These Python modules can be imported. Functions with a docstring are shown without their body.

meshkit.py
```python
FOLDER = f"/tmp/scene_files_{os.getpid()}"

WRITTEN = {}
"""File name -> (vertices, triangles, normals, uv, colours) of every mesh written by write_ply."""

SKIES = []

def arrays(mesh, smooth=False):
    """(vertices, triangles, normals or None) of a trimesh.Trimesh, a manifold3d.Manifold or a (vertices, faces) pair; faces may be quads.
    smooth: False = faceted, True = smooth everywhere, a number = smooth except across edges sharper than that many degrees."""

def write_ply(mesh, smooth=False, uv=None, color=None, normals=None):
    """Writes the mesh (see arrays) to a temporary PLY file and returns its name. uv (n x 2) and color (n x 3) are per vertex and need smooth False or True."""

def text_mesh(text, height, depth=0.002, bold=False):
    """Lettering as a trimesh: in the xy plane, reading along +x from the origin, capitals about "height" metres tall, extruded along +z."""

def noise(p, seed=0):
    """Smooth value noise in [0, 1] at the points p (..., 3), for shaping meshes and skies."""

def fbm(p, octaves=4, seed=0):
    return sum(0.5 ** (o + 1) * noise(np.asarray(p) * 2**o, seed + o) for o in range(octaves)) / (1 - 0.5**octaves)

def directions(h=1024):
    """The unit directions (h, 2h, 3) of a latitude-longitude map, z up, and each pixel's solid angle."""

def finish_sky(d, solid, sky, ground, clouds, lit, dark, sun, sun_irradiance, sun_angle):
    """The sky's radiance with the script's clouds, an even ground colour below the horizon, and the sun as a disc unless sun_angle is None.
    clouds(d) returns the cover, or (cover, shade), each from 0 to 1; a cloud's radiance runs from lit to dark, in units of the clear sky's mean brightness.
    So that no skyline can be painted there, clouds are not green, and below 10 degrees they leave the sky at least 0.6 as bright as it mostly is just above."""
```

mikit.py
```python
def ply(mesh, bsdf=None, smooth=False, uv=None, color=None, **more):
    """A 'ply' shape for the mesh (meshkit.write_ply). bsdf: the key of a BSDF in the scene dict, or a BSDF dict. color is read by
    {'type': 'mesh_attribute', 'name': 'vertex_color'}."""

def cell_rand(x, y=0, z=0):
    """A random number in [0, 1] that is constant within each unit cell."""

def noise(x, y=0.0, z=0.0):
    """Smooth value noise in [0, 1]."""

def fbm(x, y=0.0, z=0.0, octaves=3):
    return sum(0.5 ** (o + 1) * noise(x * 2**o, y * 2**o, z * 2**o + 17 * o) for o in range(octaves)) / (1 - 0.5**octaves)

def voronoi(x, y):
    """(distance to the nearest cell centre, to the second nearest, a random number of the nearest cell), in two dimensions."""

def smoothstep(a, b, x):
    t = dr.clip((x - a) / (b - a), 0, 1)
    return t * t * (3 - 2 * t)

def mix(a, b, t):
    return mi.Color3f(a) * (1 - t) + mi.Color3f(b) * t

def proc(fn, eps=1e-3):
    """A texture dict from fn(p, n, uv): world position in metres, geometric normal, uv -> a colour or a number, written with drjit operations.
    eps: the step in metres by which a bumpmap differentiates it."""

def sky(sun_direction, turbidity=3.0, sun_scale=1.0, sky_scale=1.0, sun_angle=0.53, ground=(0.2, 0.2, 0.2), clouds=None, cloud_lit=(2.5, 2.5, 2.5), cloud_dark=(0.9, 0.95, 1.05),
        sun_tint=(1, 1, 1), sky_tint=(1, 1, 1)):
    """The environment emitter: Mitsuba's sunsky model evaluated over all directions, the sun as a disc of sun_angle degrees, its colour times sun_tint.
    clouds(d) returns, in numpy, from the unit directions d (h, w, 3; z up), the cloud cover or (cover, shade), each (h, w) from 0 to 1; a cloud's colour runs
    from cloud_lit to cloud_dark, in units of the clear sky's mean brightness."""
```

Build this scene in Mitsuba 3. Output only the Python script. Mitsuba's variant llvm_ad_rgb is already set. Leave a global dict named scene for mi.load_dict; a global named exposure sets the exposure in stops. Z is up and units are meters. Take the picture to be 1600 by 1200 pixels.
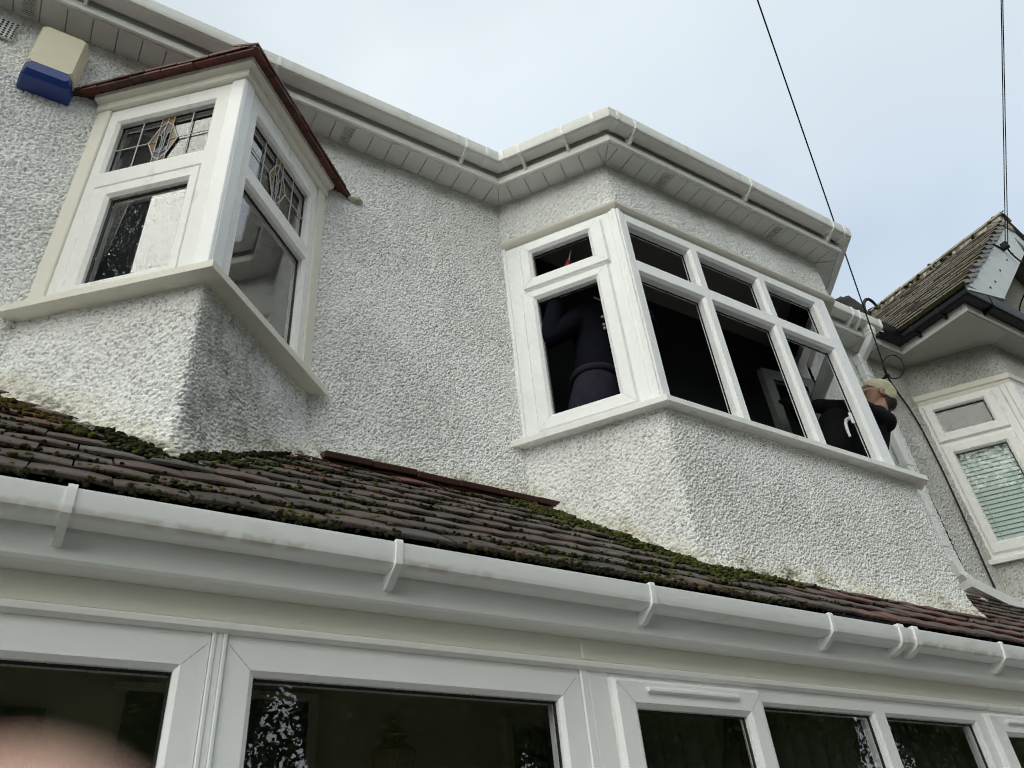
import math, numpy as np, trimesh, manifold3d as m3, mitsuba as mi, drjit as dr
import shapely, shapely.geometry as sg, shapely.ops as so, shapely.affinity as sa
from scipy.spatial import cKDTree
from scipy.ndimage import gaussian_filter1d
import mikit, meshkit
from mikit import proc, noise, fbm, smoothstep, mix
T4 = mi.ScalarTransform4f
rng = np.random.default_rng(7)
H = 1.55                                   # eye height above the drive; every z below is measured from the eye and lifted by H on writing
scene, labels = {'type': 'scene'}, {}

# ------------------------------------------------------------------ camera, sky, exposure
FWD = np.array([0.45345715, 0.66310003, 0.59554593]); UP = np.array([-0.24653968, -0.54880089, 0.79877142])
RIGHT = np.array([0.85650149, -0.50903432, -0.08537722])
scene['camera'] = {'type': 'thinlens', 'fov': 2 * math.degrees(math.atan(800 / 1225.77)), 'fov_axis': 'x', 'near_clip': 0.005, 'far_clip': 500.0,
                   'aperture_radius': 0.0016, 'focus_distance': 3.6,
                   'to_world': T4().look_at(origin=[0, 0, H], target=[float(FWD[0]), float(FWD[1]), H + float(FWD[2])], up=UP.tolist())}

def cloud_fn(d):
    q = d / np.maximum(np.abs(d[..., 2:3]) + 0.35, 0.05)
    n1 = meshkit.fbm(q * np.array([1.6, 1.6, 0.0]) + 3.1, 5, 3)
    n2 = meshkit.fbm(q * np.array([4.2, 4.2, 0.0]) + 9.3, 4, 8)
    east = d[..., 0] * 0.8 + d[..., 1] * 0.3
    cover = np.clip(1.02 - np.clip(east - 0.25, 0, 1) * 0.75 + (n1 - 0.5) * 0.9 + (n2 - .5) * .25, 0.35, 1)
    shade = np.clip(0.42 + (n1 - 0.5) * 2.8 + (n2 - .5) * 1.3, 0, 1)
    return cover, shade

scene['sky'] = mikit.sky((-0.70, -0.38, 0.60), turbidity=4, sun_scale=0.30, sun_angle=64, sun_tint=(0.76, 0.92, 1.10), clouds=cloud_fn,
                         cloud_lit=(1.68, 1.83, 1.89), cloud_dark=(1.20, 1.345, 1.44), ground=(0.14, 0.14, 0.12), sky_tint=(1.0, 0.97, 0.925))
exposure = 2.68

# ------------------------------------------------------------------ helpers
def label(key, text=None, cat=None, group=None, kind=None):
    d = {}
    if text: d['label'] = text
    if cat: d['category'] = cat
    if group: d['group'] = group
    if kind: d['kind'] = kind
    labels[key] = d

def fresh(key):
    if key not in scene and key not in labels: return key
    k = 1
    while f'{key}_{k:03d}' in scene or f'{key}_{k:03d}' in labels: k += 1
    return f'{key}_{k:03d}'

def lift(mesh):
    if isinstance(mesh, trimesh.Trimesh):
        m = mesh.copy(); m.vertices = m.vertices + [0, 0, H]; return m
    v, f = mesh
    return (np.asarray(v, float) + [0, 0, H], f)

SHIFT = {'person': (0.05, 0.075, 0.03), 'screwdriver': (0.05, 0.075, 0.03)}
def add(key, mesh, bsdf, smooth=False, **more):
    key = fresh(key)
    if key.split('__')[0] in SHIFT: mesh = mesh.copy().apply_translation(SHIFT[key.split('__')[0]])
    scene[key] = mikit.ply(lift(mesh), bsdf, smooth, **more)
    return key

def copy(key, ply_dict, mat):
    key = fresh(key); M = np.array(mat, float); M[2, 3] += H
    scene[key] = {**ply_dict, 'to_world': T4(M)}
    return key

def cat(ms): return trimesh.util.concatenate([m for m in ms if m is not None])
def tm(v, f): return trimesh.Trimesh(np.asarray(v, float), np.asarray(f, int), process=False)
def quads(v, q):
    q = np.asarray(q, int); return tm(v, np.vstack([q[:, [0, 1, 2]], q[:, [0, 2, 3]]]))
def fixn(m):
    m = trimesh.Trimesh(m.vertices, m.faces, process=True); trimesh.repair.fix_normals(m); return m
def box(x0, x1, y0, y1, z0, z1, ch=0.0):
    if ch <= 0:
        m = trimesh.creation.box((x1 - x0, y1 - y0, z1 - z0)); m.apply_translation(((x0 + x1) / 2, (y0 + y1) / 2, (z0 + z1) / 2)); return m
    pts = []
    for sx in (0, 1):
        for sy in (0, 1):
            for sz in (0, 1):
                c = np.array([(x0, x1)[sx], (y0, y1)[sy], (z0, z1)[sz]], float); s = np.array([1 - 2 * sx, 1 - 2 * sy, 1 - 2 * sz]) * ch
                for ax in range(3):
                    o = s.copy(); o[ax] = 0; pts.append(c + o)
    return trimesh.convex.convex_hull(np.array(pts))
def tri2d(poly):
    v, f = trimesh.creation.triangulate_polygon(poly, engine='earcut'); return np.asarray(v), np.asarray(f)

class Pl:
    """A vertical plane: u along P->Q, d outwards (towards the street), z up."""
    def __init__(s, P, Q):
        s.P = np.array(P, float); w = np.array(Q, float) - s.P; s.L = np.linalg.norm(w); s.u = w / s.L; s.n = np.array([s.u[1], -s.u[0]])
    def pt(s, u, d, z):
        u, d, z = np.broadcast_arrays(np.asarray(u, float), np.asarray(d, float), np.asarray(z, float))
        xy = s.P + u[..., None] * s.u + d[..., None] * s.n
        return np.concatenate([xy, z[..., None]], -1)
    def map(s, m):                                     # mesh given in (u, d, z)
        v = np.asarray(m.vertices); r = tm(s.pt(v[:, 0], v[:, 1], v[:, 2]), np.asarray(m.faces)[:, ::-1]); return r
    def bar(s, u0, u1, d0, d1, z0, z1, ch=0.0): return s.map(box(u0, u1, d0, d1, z0, z1, ch))

def ring(rect_a, da, rect_b, db, flip=False):
    (a0, a1, c0, c1), (b0, b1, e0, e1) = rect_a, rect_b
    v = [(a0, da, c0), (a1, da, c0), (a1, da, c1), (a0, da, c1), (b0, db, e0), (b1, db, e0), (b1, db, e1), (b0, db, e1)]
    q = [(i, (i + 1) % 4, (i + 1) % 4 + 4, i + 4) for i in range(4)]
    if flip: q = [x[::-1] for x in q]
    return quads(v, q)
def inset(r, t): return (r[0] + t, r[1] - t, r[2] + t, r[3] - t)

def plate(pl, outer, holes, d, dg, bev=(0.016, 0.014), och=0.004, back=-0.07):
    """A frame: front face at d with an outer chamfer, each hole with a sloping bead down to the glass at dg."""
    o2 = inset(outer, och)
    poly = sg.box(o2[0], o2[2], o2[1], o2[3])
    for h in holes: poly = poly.difference(sg.box(h[0], h[2], h[1], h[3]))
    parts = []
    v, f = tri2d(poly); parts.append(tm(np.c_[v[:, 0], np.full(len(v), d), v[:, 1]], f))
    parts.append(ring(o2, d, outer, d - och)); parts.append(ring(outer, d - och, outer, back))
    for h in holes:
        b = inset(h, bev[0])
        parts.append(ring(h, d, b, d - bev[1], True)); parts.append(ring(b, d - bev[1], b, dg - 0.012, True))
    v2, f2 = tri2d(sg.box(outer[0], outer[2], outer[1], outer[3]).difference(so.unary_union([sg.box(*np.array(inset(h, bev[0]))[[0, 2, 1, 3]]) for h in holes])))
    parts.append(tm(np.c_[v2[:, 0], np.full(len(v2), back), v2[:, 1]], f2[:, ::-1]))
    return pl.map(cat(parts))
def gasket(pl, h, dg, bev=0.016, w=0.009):
    r = inset(h, bev - 0.001); i = inset(r, w)
    poly = sg.box(r[0], r[2], r[1], r[3]).difference(sg.box(i[0], i[2], i[1], i[3])); v, f = tri2d(poly)
    return pl.map(cat([tm(np.c_[v[:, 0], np.full(len(v), dg + 0.004), v[:, 1]], f), ring(i, dg + 0.004, i, dg - 0.004, True)]))
def pane(pl, h, dg, bev=0.016):
    r = inset(h, bev - 0.002); return quads(pl.pt([r[0], r[1], r[1], r[0]], dg, [r[2], r[2], r[3], r[3]]), [(0, 1, 2, 3)])
def seams(pl, h, w, d):
    """Mitre weld lines at the four corners of a frame w wide round the hole h."""
    out = []
    for su, sz in ((0, 2), (1, 2), (0, 3), (1, 3)):
        a = np.array([h[su], h[sz]]); s = np.array([-1 if su == 0 else 1, -1 if sz == 2 else 1]) * w; p = np.array([-s[1], s[0]]); p = p / np.linalg.norm(p) * 0.0009
        c = np.array([a + p, a - p, a + s - p, a + s + p]); out.append(quads(np.c_[c[:, 0], np.full(4, d + 0.0006), c[:, 1]], [(0, 1, 2, 3)]))
    m = pl.map(cat(out)); return m

def offset_path(path, d):
    P = np.array(path, float); seg = np.diff(P, axis=0); seg /= np.linalg.norm(seg, axis=1, keepdims=True); n = np.c_[seg[:, 1], -seg[:, 0]]
    out = []
    for i in range(len(P)):
        if i == 0: m = n[0]
        elif i == len(P) - 1: m = n[-1]
        else:
            b = n[i - 1] + n[i]; b /= np.linalg.norm(b); m = b / (b @ n[i])
        out.append(P[i] + m * d)
    return np.array(out)
def sweep(path, profile, closed=True, caps=True):
    """profile: [(outward d, z)]; the path is a polyline in xy; corners are mitred."""
    K, N = len(profile), len(path)
    v = np.zeros((N, K, 3))
    for k, (d, z) in enumerate(profile): v[:, k, :2] = offset_path(path, d); v[:, k, 2] = z
    idx = np.arange(N * K).reshape(N, K); q = []
    for i in range(N - 1):
        for k in range(K if closed else K - 1): q.append((idx[i, k], idx[i + 1, k], idx[i + 1, (k + 1) % K], idx[i, (k + 1) % K]))
    m = quads(v.reshape(-1, 3), q)
    if closed and caps:
        pv, pf = tri2d(sg.Polygon(profile)); tree = cKDTree(np.array(profile)); rem = tree.query(pv)[1]
        m = tm(m.vertices, np.vstack([m.faces, idx[0][rem[pf]], idx[-1][rem[pf]][:, ::-1]])); m = fixn(m)
    return m

def tube(points, r, n=6, closed_ends=True):
    P = np.array(points, float); t = np.gradient(P, axis=0); t /= np.linalg.norm(t, axis=1, keepdims=True)
    a = np.cross(t[0], [0.3, 0.2, 0.93]); a /= np.linalg.norm(a); rings = []
    rr = np.broadcast_to(r, len(P))
    for i in range(len(P)):
        a = a - (a @ t[i]) * t[i]; a /= np.linalg.norm(a); b = np.cross(t[i], a); th = np.arange(n) / n * 2 * np.pi
        rings.append(P[i] + rr[i] * (np.cos(th)[:, None] * a + np.sin(th)[:, None] * b))
    v = np.concatenate(rings); q = [(i * n + k, i * n + (k + 1) % n, (i + 1) * n + (k + 1) % n, (i + 1) * n + k) for i in range(len(P) - 1) for k in range(n)]
    m = quads(v, q); f = [np.array([[0, k + 1, k] for k in range(1, n - 1)]), np.array([[0, k, k + 1] for k in range(1, n - 1)]) + (len(P) - 1) * n]
    return tm(v, np.vstack([m.faces] + f))
def spline(pts, n=40):
    from scipy.interpolate import CubicSpline
    P = np.array(pts, float); s = np.r_[0, np.cumsum(np.linalg.norm(np.diff(P, axis=0), axis=1))]; return CubicSpline(s, P)(np.linspace(0, s[-1], n))

def ball(c, r, n=24): return m3.Manifold.sphere(float(r), n).translate([float(x) for x in c])
def limb(*cr): return m3.Manifold.batch_hull([ball(c, r) for c, r in cr])
def blob(parts, edge=0.02, it=12):
    man = m3.Manifold.batch_boolean(parts, m3.OpType.Add).refine_to_length(edge); mm = man.to_mesh()
    t = trimesh.Trimesh(mm.vert_properties[:, :3], mm.tri_verts, process=True); trimesh.smoothing.filter_taubin(t, iterations=it); return t

# ------------------------------------------------------------------ materials
def rgb(*c): return {'type': 'rgb', 'value': list(c)}
def mat(key, color, rough=0.6, spec=0.4, **more):
    c = color if isinstance(color, dict) else rgb(*color)
    scene[key] = {'type': 'twosided', 'bsdf': {'type': 'principled', 'base_color': c, 'roughness': rough, 'specular': spec, **more}}
def roof_z_dr(y): return 1.936 + H + 0.85 * (y - 3.0)

def render_col(p, n, uv):
    g = fbm(p.x * 2.1, p.y * 2.1, p.z * 1.3, 4); f = noise(p.x * 95, p.y * 95, p.z * 95); b = fbm(p.x * 9, p.y * 9 + 3, p.z * 6, 3)
    c = mix((0.75, 0.757, 0.745), (0.87, 0.877, 0.872), smoothstep(0.3, 0.7, g))
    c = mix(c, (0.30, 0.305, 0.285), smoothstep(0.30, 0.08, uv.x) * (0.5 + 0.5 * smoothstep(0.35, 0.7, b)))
    c = mix(c, (0.20, 0.195, 0.18), smoothstep(0.86, 0.93, f) * 0.7)
    h = p.z - roof_z_dr(p.y)
    st = smoothstep(0.15, 0.0, h + (b - 0.5) * 0.20)
    c = mix(c, mix((0.52, 0.47, 0.31), (0.66, 0.63, 0.52), smoothstep(0.35, 0.65, noise(p.x * 45, p.y * 45, p.z * 45))), st * 0.6)
    bl = smoothstep(0.07, 0.0, h + (b - 0.5) * 0.16) * smoothstep(0.42, 0.66, fbm(p.x * 30, p.y * 30, p.z * 30, 3))
    c = mix(c, (0.07, 0.065, 0.045), bl * 0.75)
    # algae and painted shade together on the right flank of the oriel, streaked
    ax = smoothstep(0.255, 0.30, p.x) * smoothstep(0.86, 0.45, p.x + (b - 0.5) * 0.5) * smoothstep(2.37 + H, 2.2 + H, p.z) * smoothstep(2.99, 2.9, p.y)
    c = mix(c, (0.30, 0.30, 0.255), ax * (0.35 + 0.4 * smoothstep(0.4, 0.65, fbm(p.x * 22, p.y * 22, p.z * 9, 3))))
    c = mix(c, (0.50, 0.50, 0.46), smoothstep(0.56, 0.78, fbm(p.x * 15 + p.y * 15, 3.0, p.z * 0.9, 3)) * 0.18)
    # greyer towards the top, just below the eaves
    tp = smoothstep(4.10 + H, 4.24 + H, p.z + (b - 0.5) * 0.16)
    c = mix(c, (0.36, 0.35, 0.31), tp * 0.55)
    return c
def neigh_col(p, n, uv):
    g = fbm(p.x * 2.3, p.y * 2.3, p.z * 1.5, 4); f = noise(p.x * 60, p.y * 60, p.z * 60)
    c = mix((0.50, 0.50, 0.47), (0.64, 0.64, 0.61), smoothstep(0.3, 0.7, g))
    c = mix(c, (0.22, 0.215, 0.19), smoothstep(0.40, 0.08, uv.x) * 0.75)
    c = mix(c, (0.16, 0.15, 0.13), smoothstep(0.80, 0.9, f) * 0.6)
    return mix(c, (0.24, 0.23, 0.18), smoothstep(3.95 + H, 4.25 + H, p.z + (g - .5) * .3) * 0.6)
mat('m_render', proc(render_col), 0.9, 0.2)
mat('m_reflection_block', (0.075, 0.078, 0.076), 0.9, 0.2)
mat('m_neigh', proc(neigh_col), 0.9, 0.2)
def pvc_dirty(p, n, uv):
    s = fbm(p.x * 14, p.y * 14, p.z * 3, 3); t = fbm(p.x * 3, p.y * 3, p.z * 40, 3)
    c = mix((0.72, 0.715, 0.68), (0.78, 0.78, 0.755), smoothstep(0.3, 0.7, t))
    return mix(c, (0.50, 0.47, 0.39), smoothstep(0.60, 0.80, s) * 0.35)
def gutter_col(p, n, uv):                               # tide marks low on the face of the porch gutter
    s = fbm(p.x * 26, 0.0, p.z * 4, 3); big = fbm(p.x * 1.1 + 4.0, 2.0, 0.0, 2)
    low = smoothstep(0.946 + H, 0.932 + H, p.z + (s - 0.5) * 0.03) * smoothstep(0.914 + H, 0.922 + H, p.z) * smoothstep(0.48, 0.62, big)
    c = mix((0.79, 0.805, 0.805), (0.83, 0.84, 0.84), fbm(p.x * 5, p.y * 5, p.z * 30, 2))
    c = mix(c, (0.42, 0.38, 0.28), low * 0.55 * smoothstep(0.3, 0.7, s))
    return mix(c, (0.60, 0.585, 0.53), smoothstep(0.62, 0.8, fbm(p.x * 11, p.y * 30, p.z * 30, 3)) * 0.3)
mat('m_gutter', proc(gutter_col), 0.32, 0.45)
mat('m_fascia', proc(lambda p, n, uv: mix((0.74, 0.755, 0.75), (0.785, 0.797, 0.79), fbm(p.x * 1.3, p.y * 9, p.z * 9, 3))), 0.35, 0.4)
mat('m_eaves', proc(pvc_dirty), 0.42, 0.4)
mat('m_soffit', proc(lambda p, n, uv: mix((0.60, 0.60, 0.58), (0.68, 0.68, 0.66), fbm(p.x * 4, p.y * 9, 0.0, 3))), 0.5, 0.35)
mat('m_soffit_old', proc(lambda p, n, uv: mix((0.38, 0.38, 0.345), (0.50, 0.495, 0.46), fbm(p.x * 3, p.y * 5, 0.0, 3))), 0.6, 0.3)
mat('m_pvc', proc(lambda p, n, uv: mix((0.80, 0.815, 0.82), (0.85, 0.86, 0.86), fbm(p.x * 6, p.y * 6, p.z * 6, 2))), 0.28, 0.45)
def pvc_old(p, n, uv):
    a = fbm(p.x * 5, p.y * 5, p.z * 2.2, 3); c = mix((0.765, 0.76, 0.735), (0.825, 0.822, 0.805), a)
    return mix(c, (0.45, 0.43, 0.35), smoothstep(0.66, 0.82, fbm(p.x * 18, p.y * 18, p.z * 5, 3)) * 0.35)
mat('m_pvc_old', proc(pvc_old), 0.38, 0.4)
def cream(p, n, uv):
    a = fbm(p.x * 3, p.y * 3, p.z * 9, 3); return mix((0.70, 0.685, 0.585), (0.75, 0.735, 0.65), a)
mat('m_cream', proc(cream), 0.4, 0.35)
mat('m_cream_trim', (0.73, 0.705, 0.625), 0.5, 0.3)
mat('m_trim_grey', (0.52, 0.50, 0.44), 0.5, 0.3)
mat('m_seam', (0.42, 0.43, 0.43), 0.6, 0.2)
mat('m_gasket', (0.012, 0.012, 0.013), 0.5, 0.3)
scene['m_glass'] = {'type': 'thindielectric', 'int_ior': 1.85, 'ext_ior': 1.0}
scene['m_glass_coated'] = {'type': 'thindielectric', 'int_ior': 1.9, 'ext_ior': 1.0}
scene['m_glass_clear'] = {'type': 'thindielectric', 'int_ior': 1.48, 'ext_ior': 1.0}
scene['m_drop'] = {'type': 'dielectric', 'int_ior': 1.33, 'ext_ior': 1.0}
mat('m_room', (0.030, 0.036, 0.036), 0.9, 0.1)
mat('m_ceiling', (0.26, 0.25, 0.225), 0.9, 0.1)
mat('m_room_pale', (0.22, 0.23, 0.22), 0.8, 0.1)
mat('m_porch_wall', proc(lambda p, n, uv: mix((0.27, 0.26, 0.19), (0.33, 0.315, 0.23), fbm(p.x * 3, p.y, p.z * 3, 3))), 0.9, 0.1)
mat('m_dark', (0.015, 0.016, 0.017), 0.6, 0.3)
mat('m_curtain', (0.020, 0.022, 0.018), 0.9, 0.1)
def tile_col(a, b, seed):
    def fn(p, n, uv):
        q = fbm(p.x * 6 + seed, p.y * 6, p.z * 6, 3); s = noise(p.x * 70, p.y * 70, p.z * 70); g = fbm(p.x * 17, p.y * 17 + seed, p.z * 17, 3)
        c = mix(a, b, smoothstep(0.3, 0.7, q)); c = mix(c, (0.035, 0.032, 0.028), smoothstep(0.5, 0.75, g) * 0.65)
        return mix(c, (0.17, 0.155, 0.13), smoothstep(0.86, 0.95, s) * 0.4)
    return proc(fn)
TILES = ['m_tile_dark', 'm_tile_brown', 'm_tile_grey', 'm_tile_red']
mat(TILES[0], tile_col((0.040, 0.030, 0.028), (0.066, 0.049, 0.044), 1.0), 0.62, 0.35)
mat(TILES[1], tile_col((0.062, 0.043, 0.038), (0.095, 0.066, 0.058), 4.0), 0.62, 0.35)
mat(TILES[2], tile_col((0.058, 0.052, 0.048), (0.088, 0.077, 0.069), 7.0), 0.62, 0.35)
mat(TILES[3], tile_col((0.090, 0.038, 0.032), (0.125, 0.058, 0.047), 9.0), 0.62, 0.35)
def crest_col(p, n, uv): return mix((0.040, 0.016, 0.013), (0.078, 0.031, 0.025), fbm(p.x * 7, p.y * 20, p.z * 20, 3))
mat('m_crest', proc(crest_col), 0.55, 0.4)
def oriel_tile_col(p, n, uv):
    c = mix((0.060, 0.020, 0.017), (0.15, 0.048, 0.036), fbm(p.x * 9, p.y * 9, p.z * 30, 3)); return mix(c, (0.03, 0.027, 0.024), smoothstep(0.55, 0.75, fbm(p.x * 22, p.y * 22, p.z * 9, 2)) * .7)
mat('m_oriel_tile', proc(oriel_tile_col), 0.5, 0.4)
def gable_tile(p, n, uv):
    c = mix((0.08, 0.066, 0.055), (0.16, 0.135, 0.11), fbm(p.x * 5, p.y * 5, p.z * 5, 3)); c = mix(c, (0.20, 0.18, 0.12), smoothstep(0.62, 0.74, fbm(p.x * 13, p.y * 13, p.z * 13, 3)) * .6)
    return mix(c, (0.03, 0.028, 0.024), smoothstep(0.55, 0.7, fbm(p.x * 3, p.y * 9 + 5, p.z * 3, 3)) * .7)
mat('m_gable_tile', proc(gable_tile), 0.42, 0.45)
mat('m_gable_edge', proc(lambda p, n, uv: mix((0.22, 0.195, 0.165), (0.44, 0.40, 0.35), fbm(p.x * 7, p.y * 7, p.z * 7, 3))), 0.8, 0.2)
mat('m_ridge', proc(lambda p, n, uv: mix(mix((0.20, 0.17, 0.14), (0.33, 0.30, 0.25), fbm(p.x * 9, p.y * 9, p.z * 9, 3)), (0.13, 0.12, 0.04), smoothstep(0.5, 0.64, fbm(p.x * 6 + 2, p.y * 6, p.z * 6, 3)) * .7)), 0.85, 0.2)
def moss_col(p, n, uv):
    a = fbm(p.x * 28, p.y * 28, p.z * 28, 3); big = fbm(p.x * 5, p.y * 5, p.z * 5, 2)
    c = mix((0.030, 0.034, 0.014), (0.085, 0.095, 0.024), smoothstep(0.3, 0.7, a)); return mix(c, (0.095, 0.058, 0.020), smoothstep(0.58, 0.7, big) * 0.7)
mat('m_moss', proc(moss_col), 0.95, 0.1)
mat('m_moss_and_gap_shade', proc(lambda p, n, uv: mix((0.014, 0.014, 0.009), (0.045, 0.047, 0.020), fbm(p.x * 40, p.y * 40, p.z * 40, 2))), 0.95, 0.1)  # moss colour, used too for the painted gap shade on the gable
mat('m_mortar', proc(lambda p, n, uv: mix((0.16, 0.155, 0.14), (0.52, 0.49, 0.40), smoothstep(0.42, 0.66, fbm(p.x * 30, p.y * 30, p.z * 30, 3)))), 0.95, 0.1)
mat('m_lead', proc(lambda p, n, uv: mix((0.010, 0.0095, 0.008), (0.032, 0.028, 0.018), fbm(p.x * 14, p.y * 14, p.z * 14, 3))), 0.7, 0.3)
mat('m_came', (0.42, 0.43, 0.43), 0.4, 0.5)
scene['m_amber'] = {'type': 'twosided', 'bsdf': {'type': 'principled', 'base_color': rgb(0.13, 0.066, 0.002), 'roughness': 0.2, 'specular': 0.5}}
scene['m_purple'] = {'type': 'twosided', 'bsdf': {'type': 'principled', 'base_color': rgb(0.055, 0.015, 0.03), 'roughness': 0.2, 'specular': 0.5}}
scene['m_lilac'] = {'type': 'twosided', 'bsdf': {'type': 'principled', 'base_color': rgb(0.07, 0.065, 0.11), 'roughness': 0.2, 'specular': 0.5}}
scene['m_green'] = {'type': 'twosided', 'bsdf': {'type': 'principled', 'base_color': rgb(0.004, 0.010, 0.012), 'roughness': 0.15, 'specular': 0.5}}
mat('m_black_pvc', (0.006, 0.006, 0.009), 0.45, 0.25)
mat('m_cable', (0.010, 0.010, 0.011), 0.6, 0.3)
mat('m_barge', proc(lambda p, n, uv: mix((0.42, 0.455, 0.47), (0.52, 0.55, 0.56), fbm(p.x * 6, p.y * 6, p.z * 6, 3))), 0.45, 0.4)
mat('m_blue', (0.010, 0.035, 0.190), 0.3, 0.5)
mat('m_alarm', proc(lambda p, n, uv: mix((0.62, 0.565, 0.40), (0.68, 0.63, 0.47), fbm(p.x * 9, p.y * 9, p.z * 9, 2))), 0.4, 0.4)
mat('m_blind', (0.50, 0.60, 0.57), 0.6, 0.3)
mat('m_frost', (0.055, 0.060, 0.060), 0.7, 0.3)
mat('m_navy', proc(lambda p, n, uv: mix((0.0025, 0.0028, 0.006), (0.006, 0.0065, 0.013), fbm(p.x * 30, p.y * 30, p.z * 30, 3))), 0.9, 0.1)
mat('m_jeans', proc(lambda p, n, uv: mix((0.012, 0.011, 0.020), (0.028, 0.026, 0.042), fbm(p.x * 22, p.y * 22, p.z * 9, 3))), 0.9, 0.1)
mat('m_black_cloth', proc(lambda p, n, uv: mix((0.006, 0.006, 0.007), (0.013, 0.013, 0.015), fbm(p.x * 30, p.y * 30, p.z * 30, 3))), 0.92, 0.1)
mat('m_skin', proc(lambda p, n, uv: mix((0.30, 0.165, 0.120), (0.38, 0.215, 0.160), fbm(p.x * 30, p.y * 30, p.z * 30, 3))), 0.5, 0.35)
mat('m_skin_pale', (0.66, 0.405, 0.32), 0.5, 0.35)
mat('m_nail', (0.52, 0.33, 0.27), 0.3, 0.5)
mat('m_hair', (0.02, 0.016, 0.013), 0.7, 0.3)
mat('m_cap', proc(lambda p, n, uv: mix((0.46, 0.42, 0.30), (0.55, 0.51, 0.385), fbm(p.x * 40, p.y * 40, p.z * 40, 3))), 0.9, 0.1)
mat('m_red', (0.20, 0.005, 0.008), 0.5, 0.4)
mat('m_cord', (0.45, 0.42, 0.36), 0.7, 0.2)
mat('m_brass', (0.30, 0.20, 0.06), 0.35, 0.5, metallic=0.8)
mat('m_paving', proc(lambda p, n, uv: mix((0.11, 0.105, 0.095), (0.18, 0.17, 0.155), fbm(p.x * 1.7, p.y * 1.7, 0.0, 4))), 0.9, 0.2)
mat('m_bark', proc(lambda p, n, uv: mix((0.05, 0.04, 0.03), (0.11, 0.09, 0.07), fbm(p.x * 20, p.y * 20, p.z * 4, 3))), 0.95, 0.1)
scene['m_leaf'] = {'type': 'twosided', 'bsdf': {'type': 'principled', 'base_color': proc(lambda p, n, uv: mix((0.045, 0.065, 0.018), (0.105, 0.13, 0.040), fbm(p.x * 3, p.y * 3, p.z * 3, 2))), 'roughness': 0.6, 'specular': 0.25}}

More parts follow.
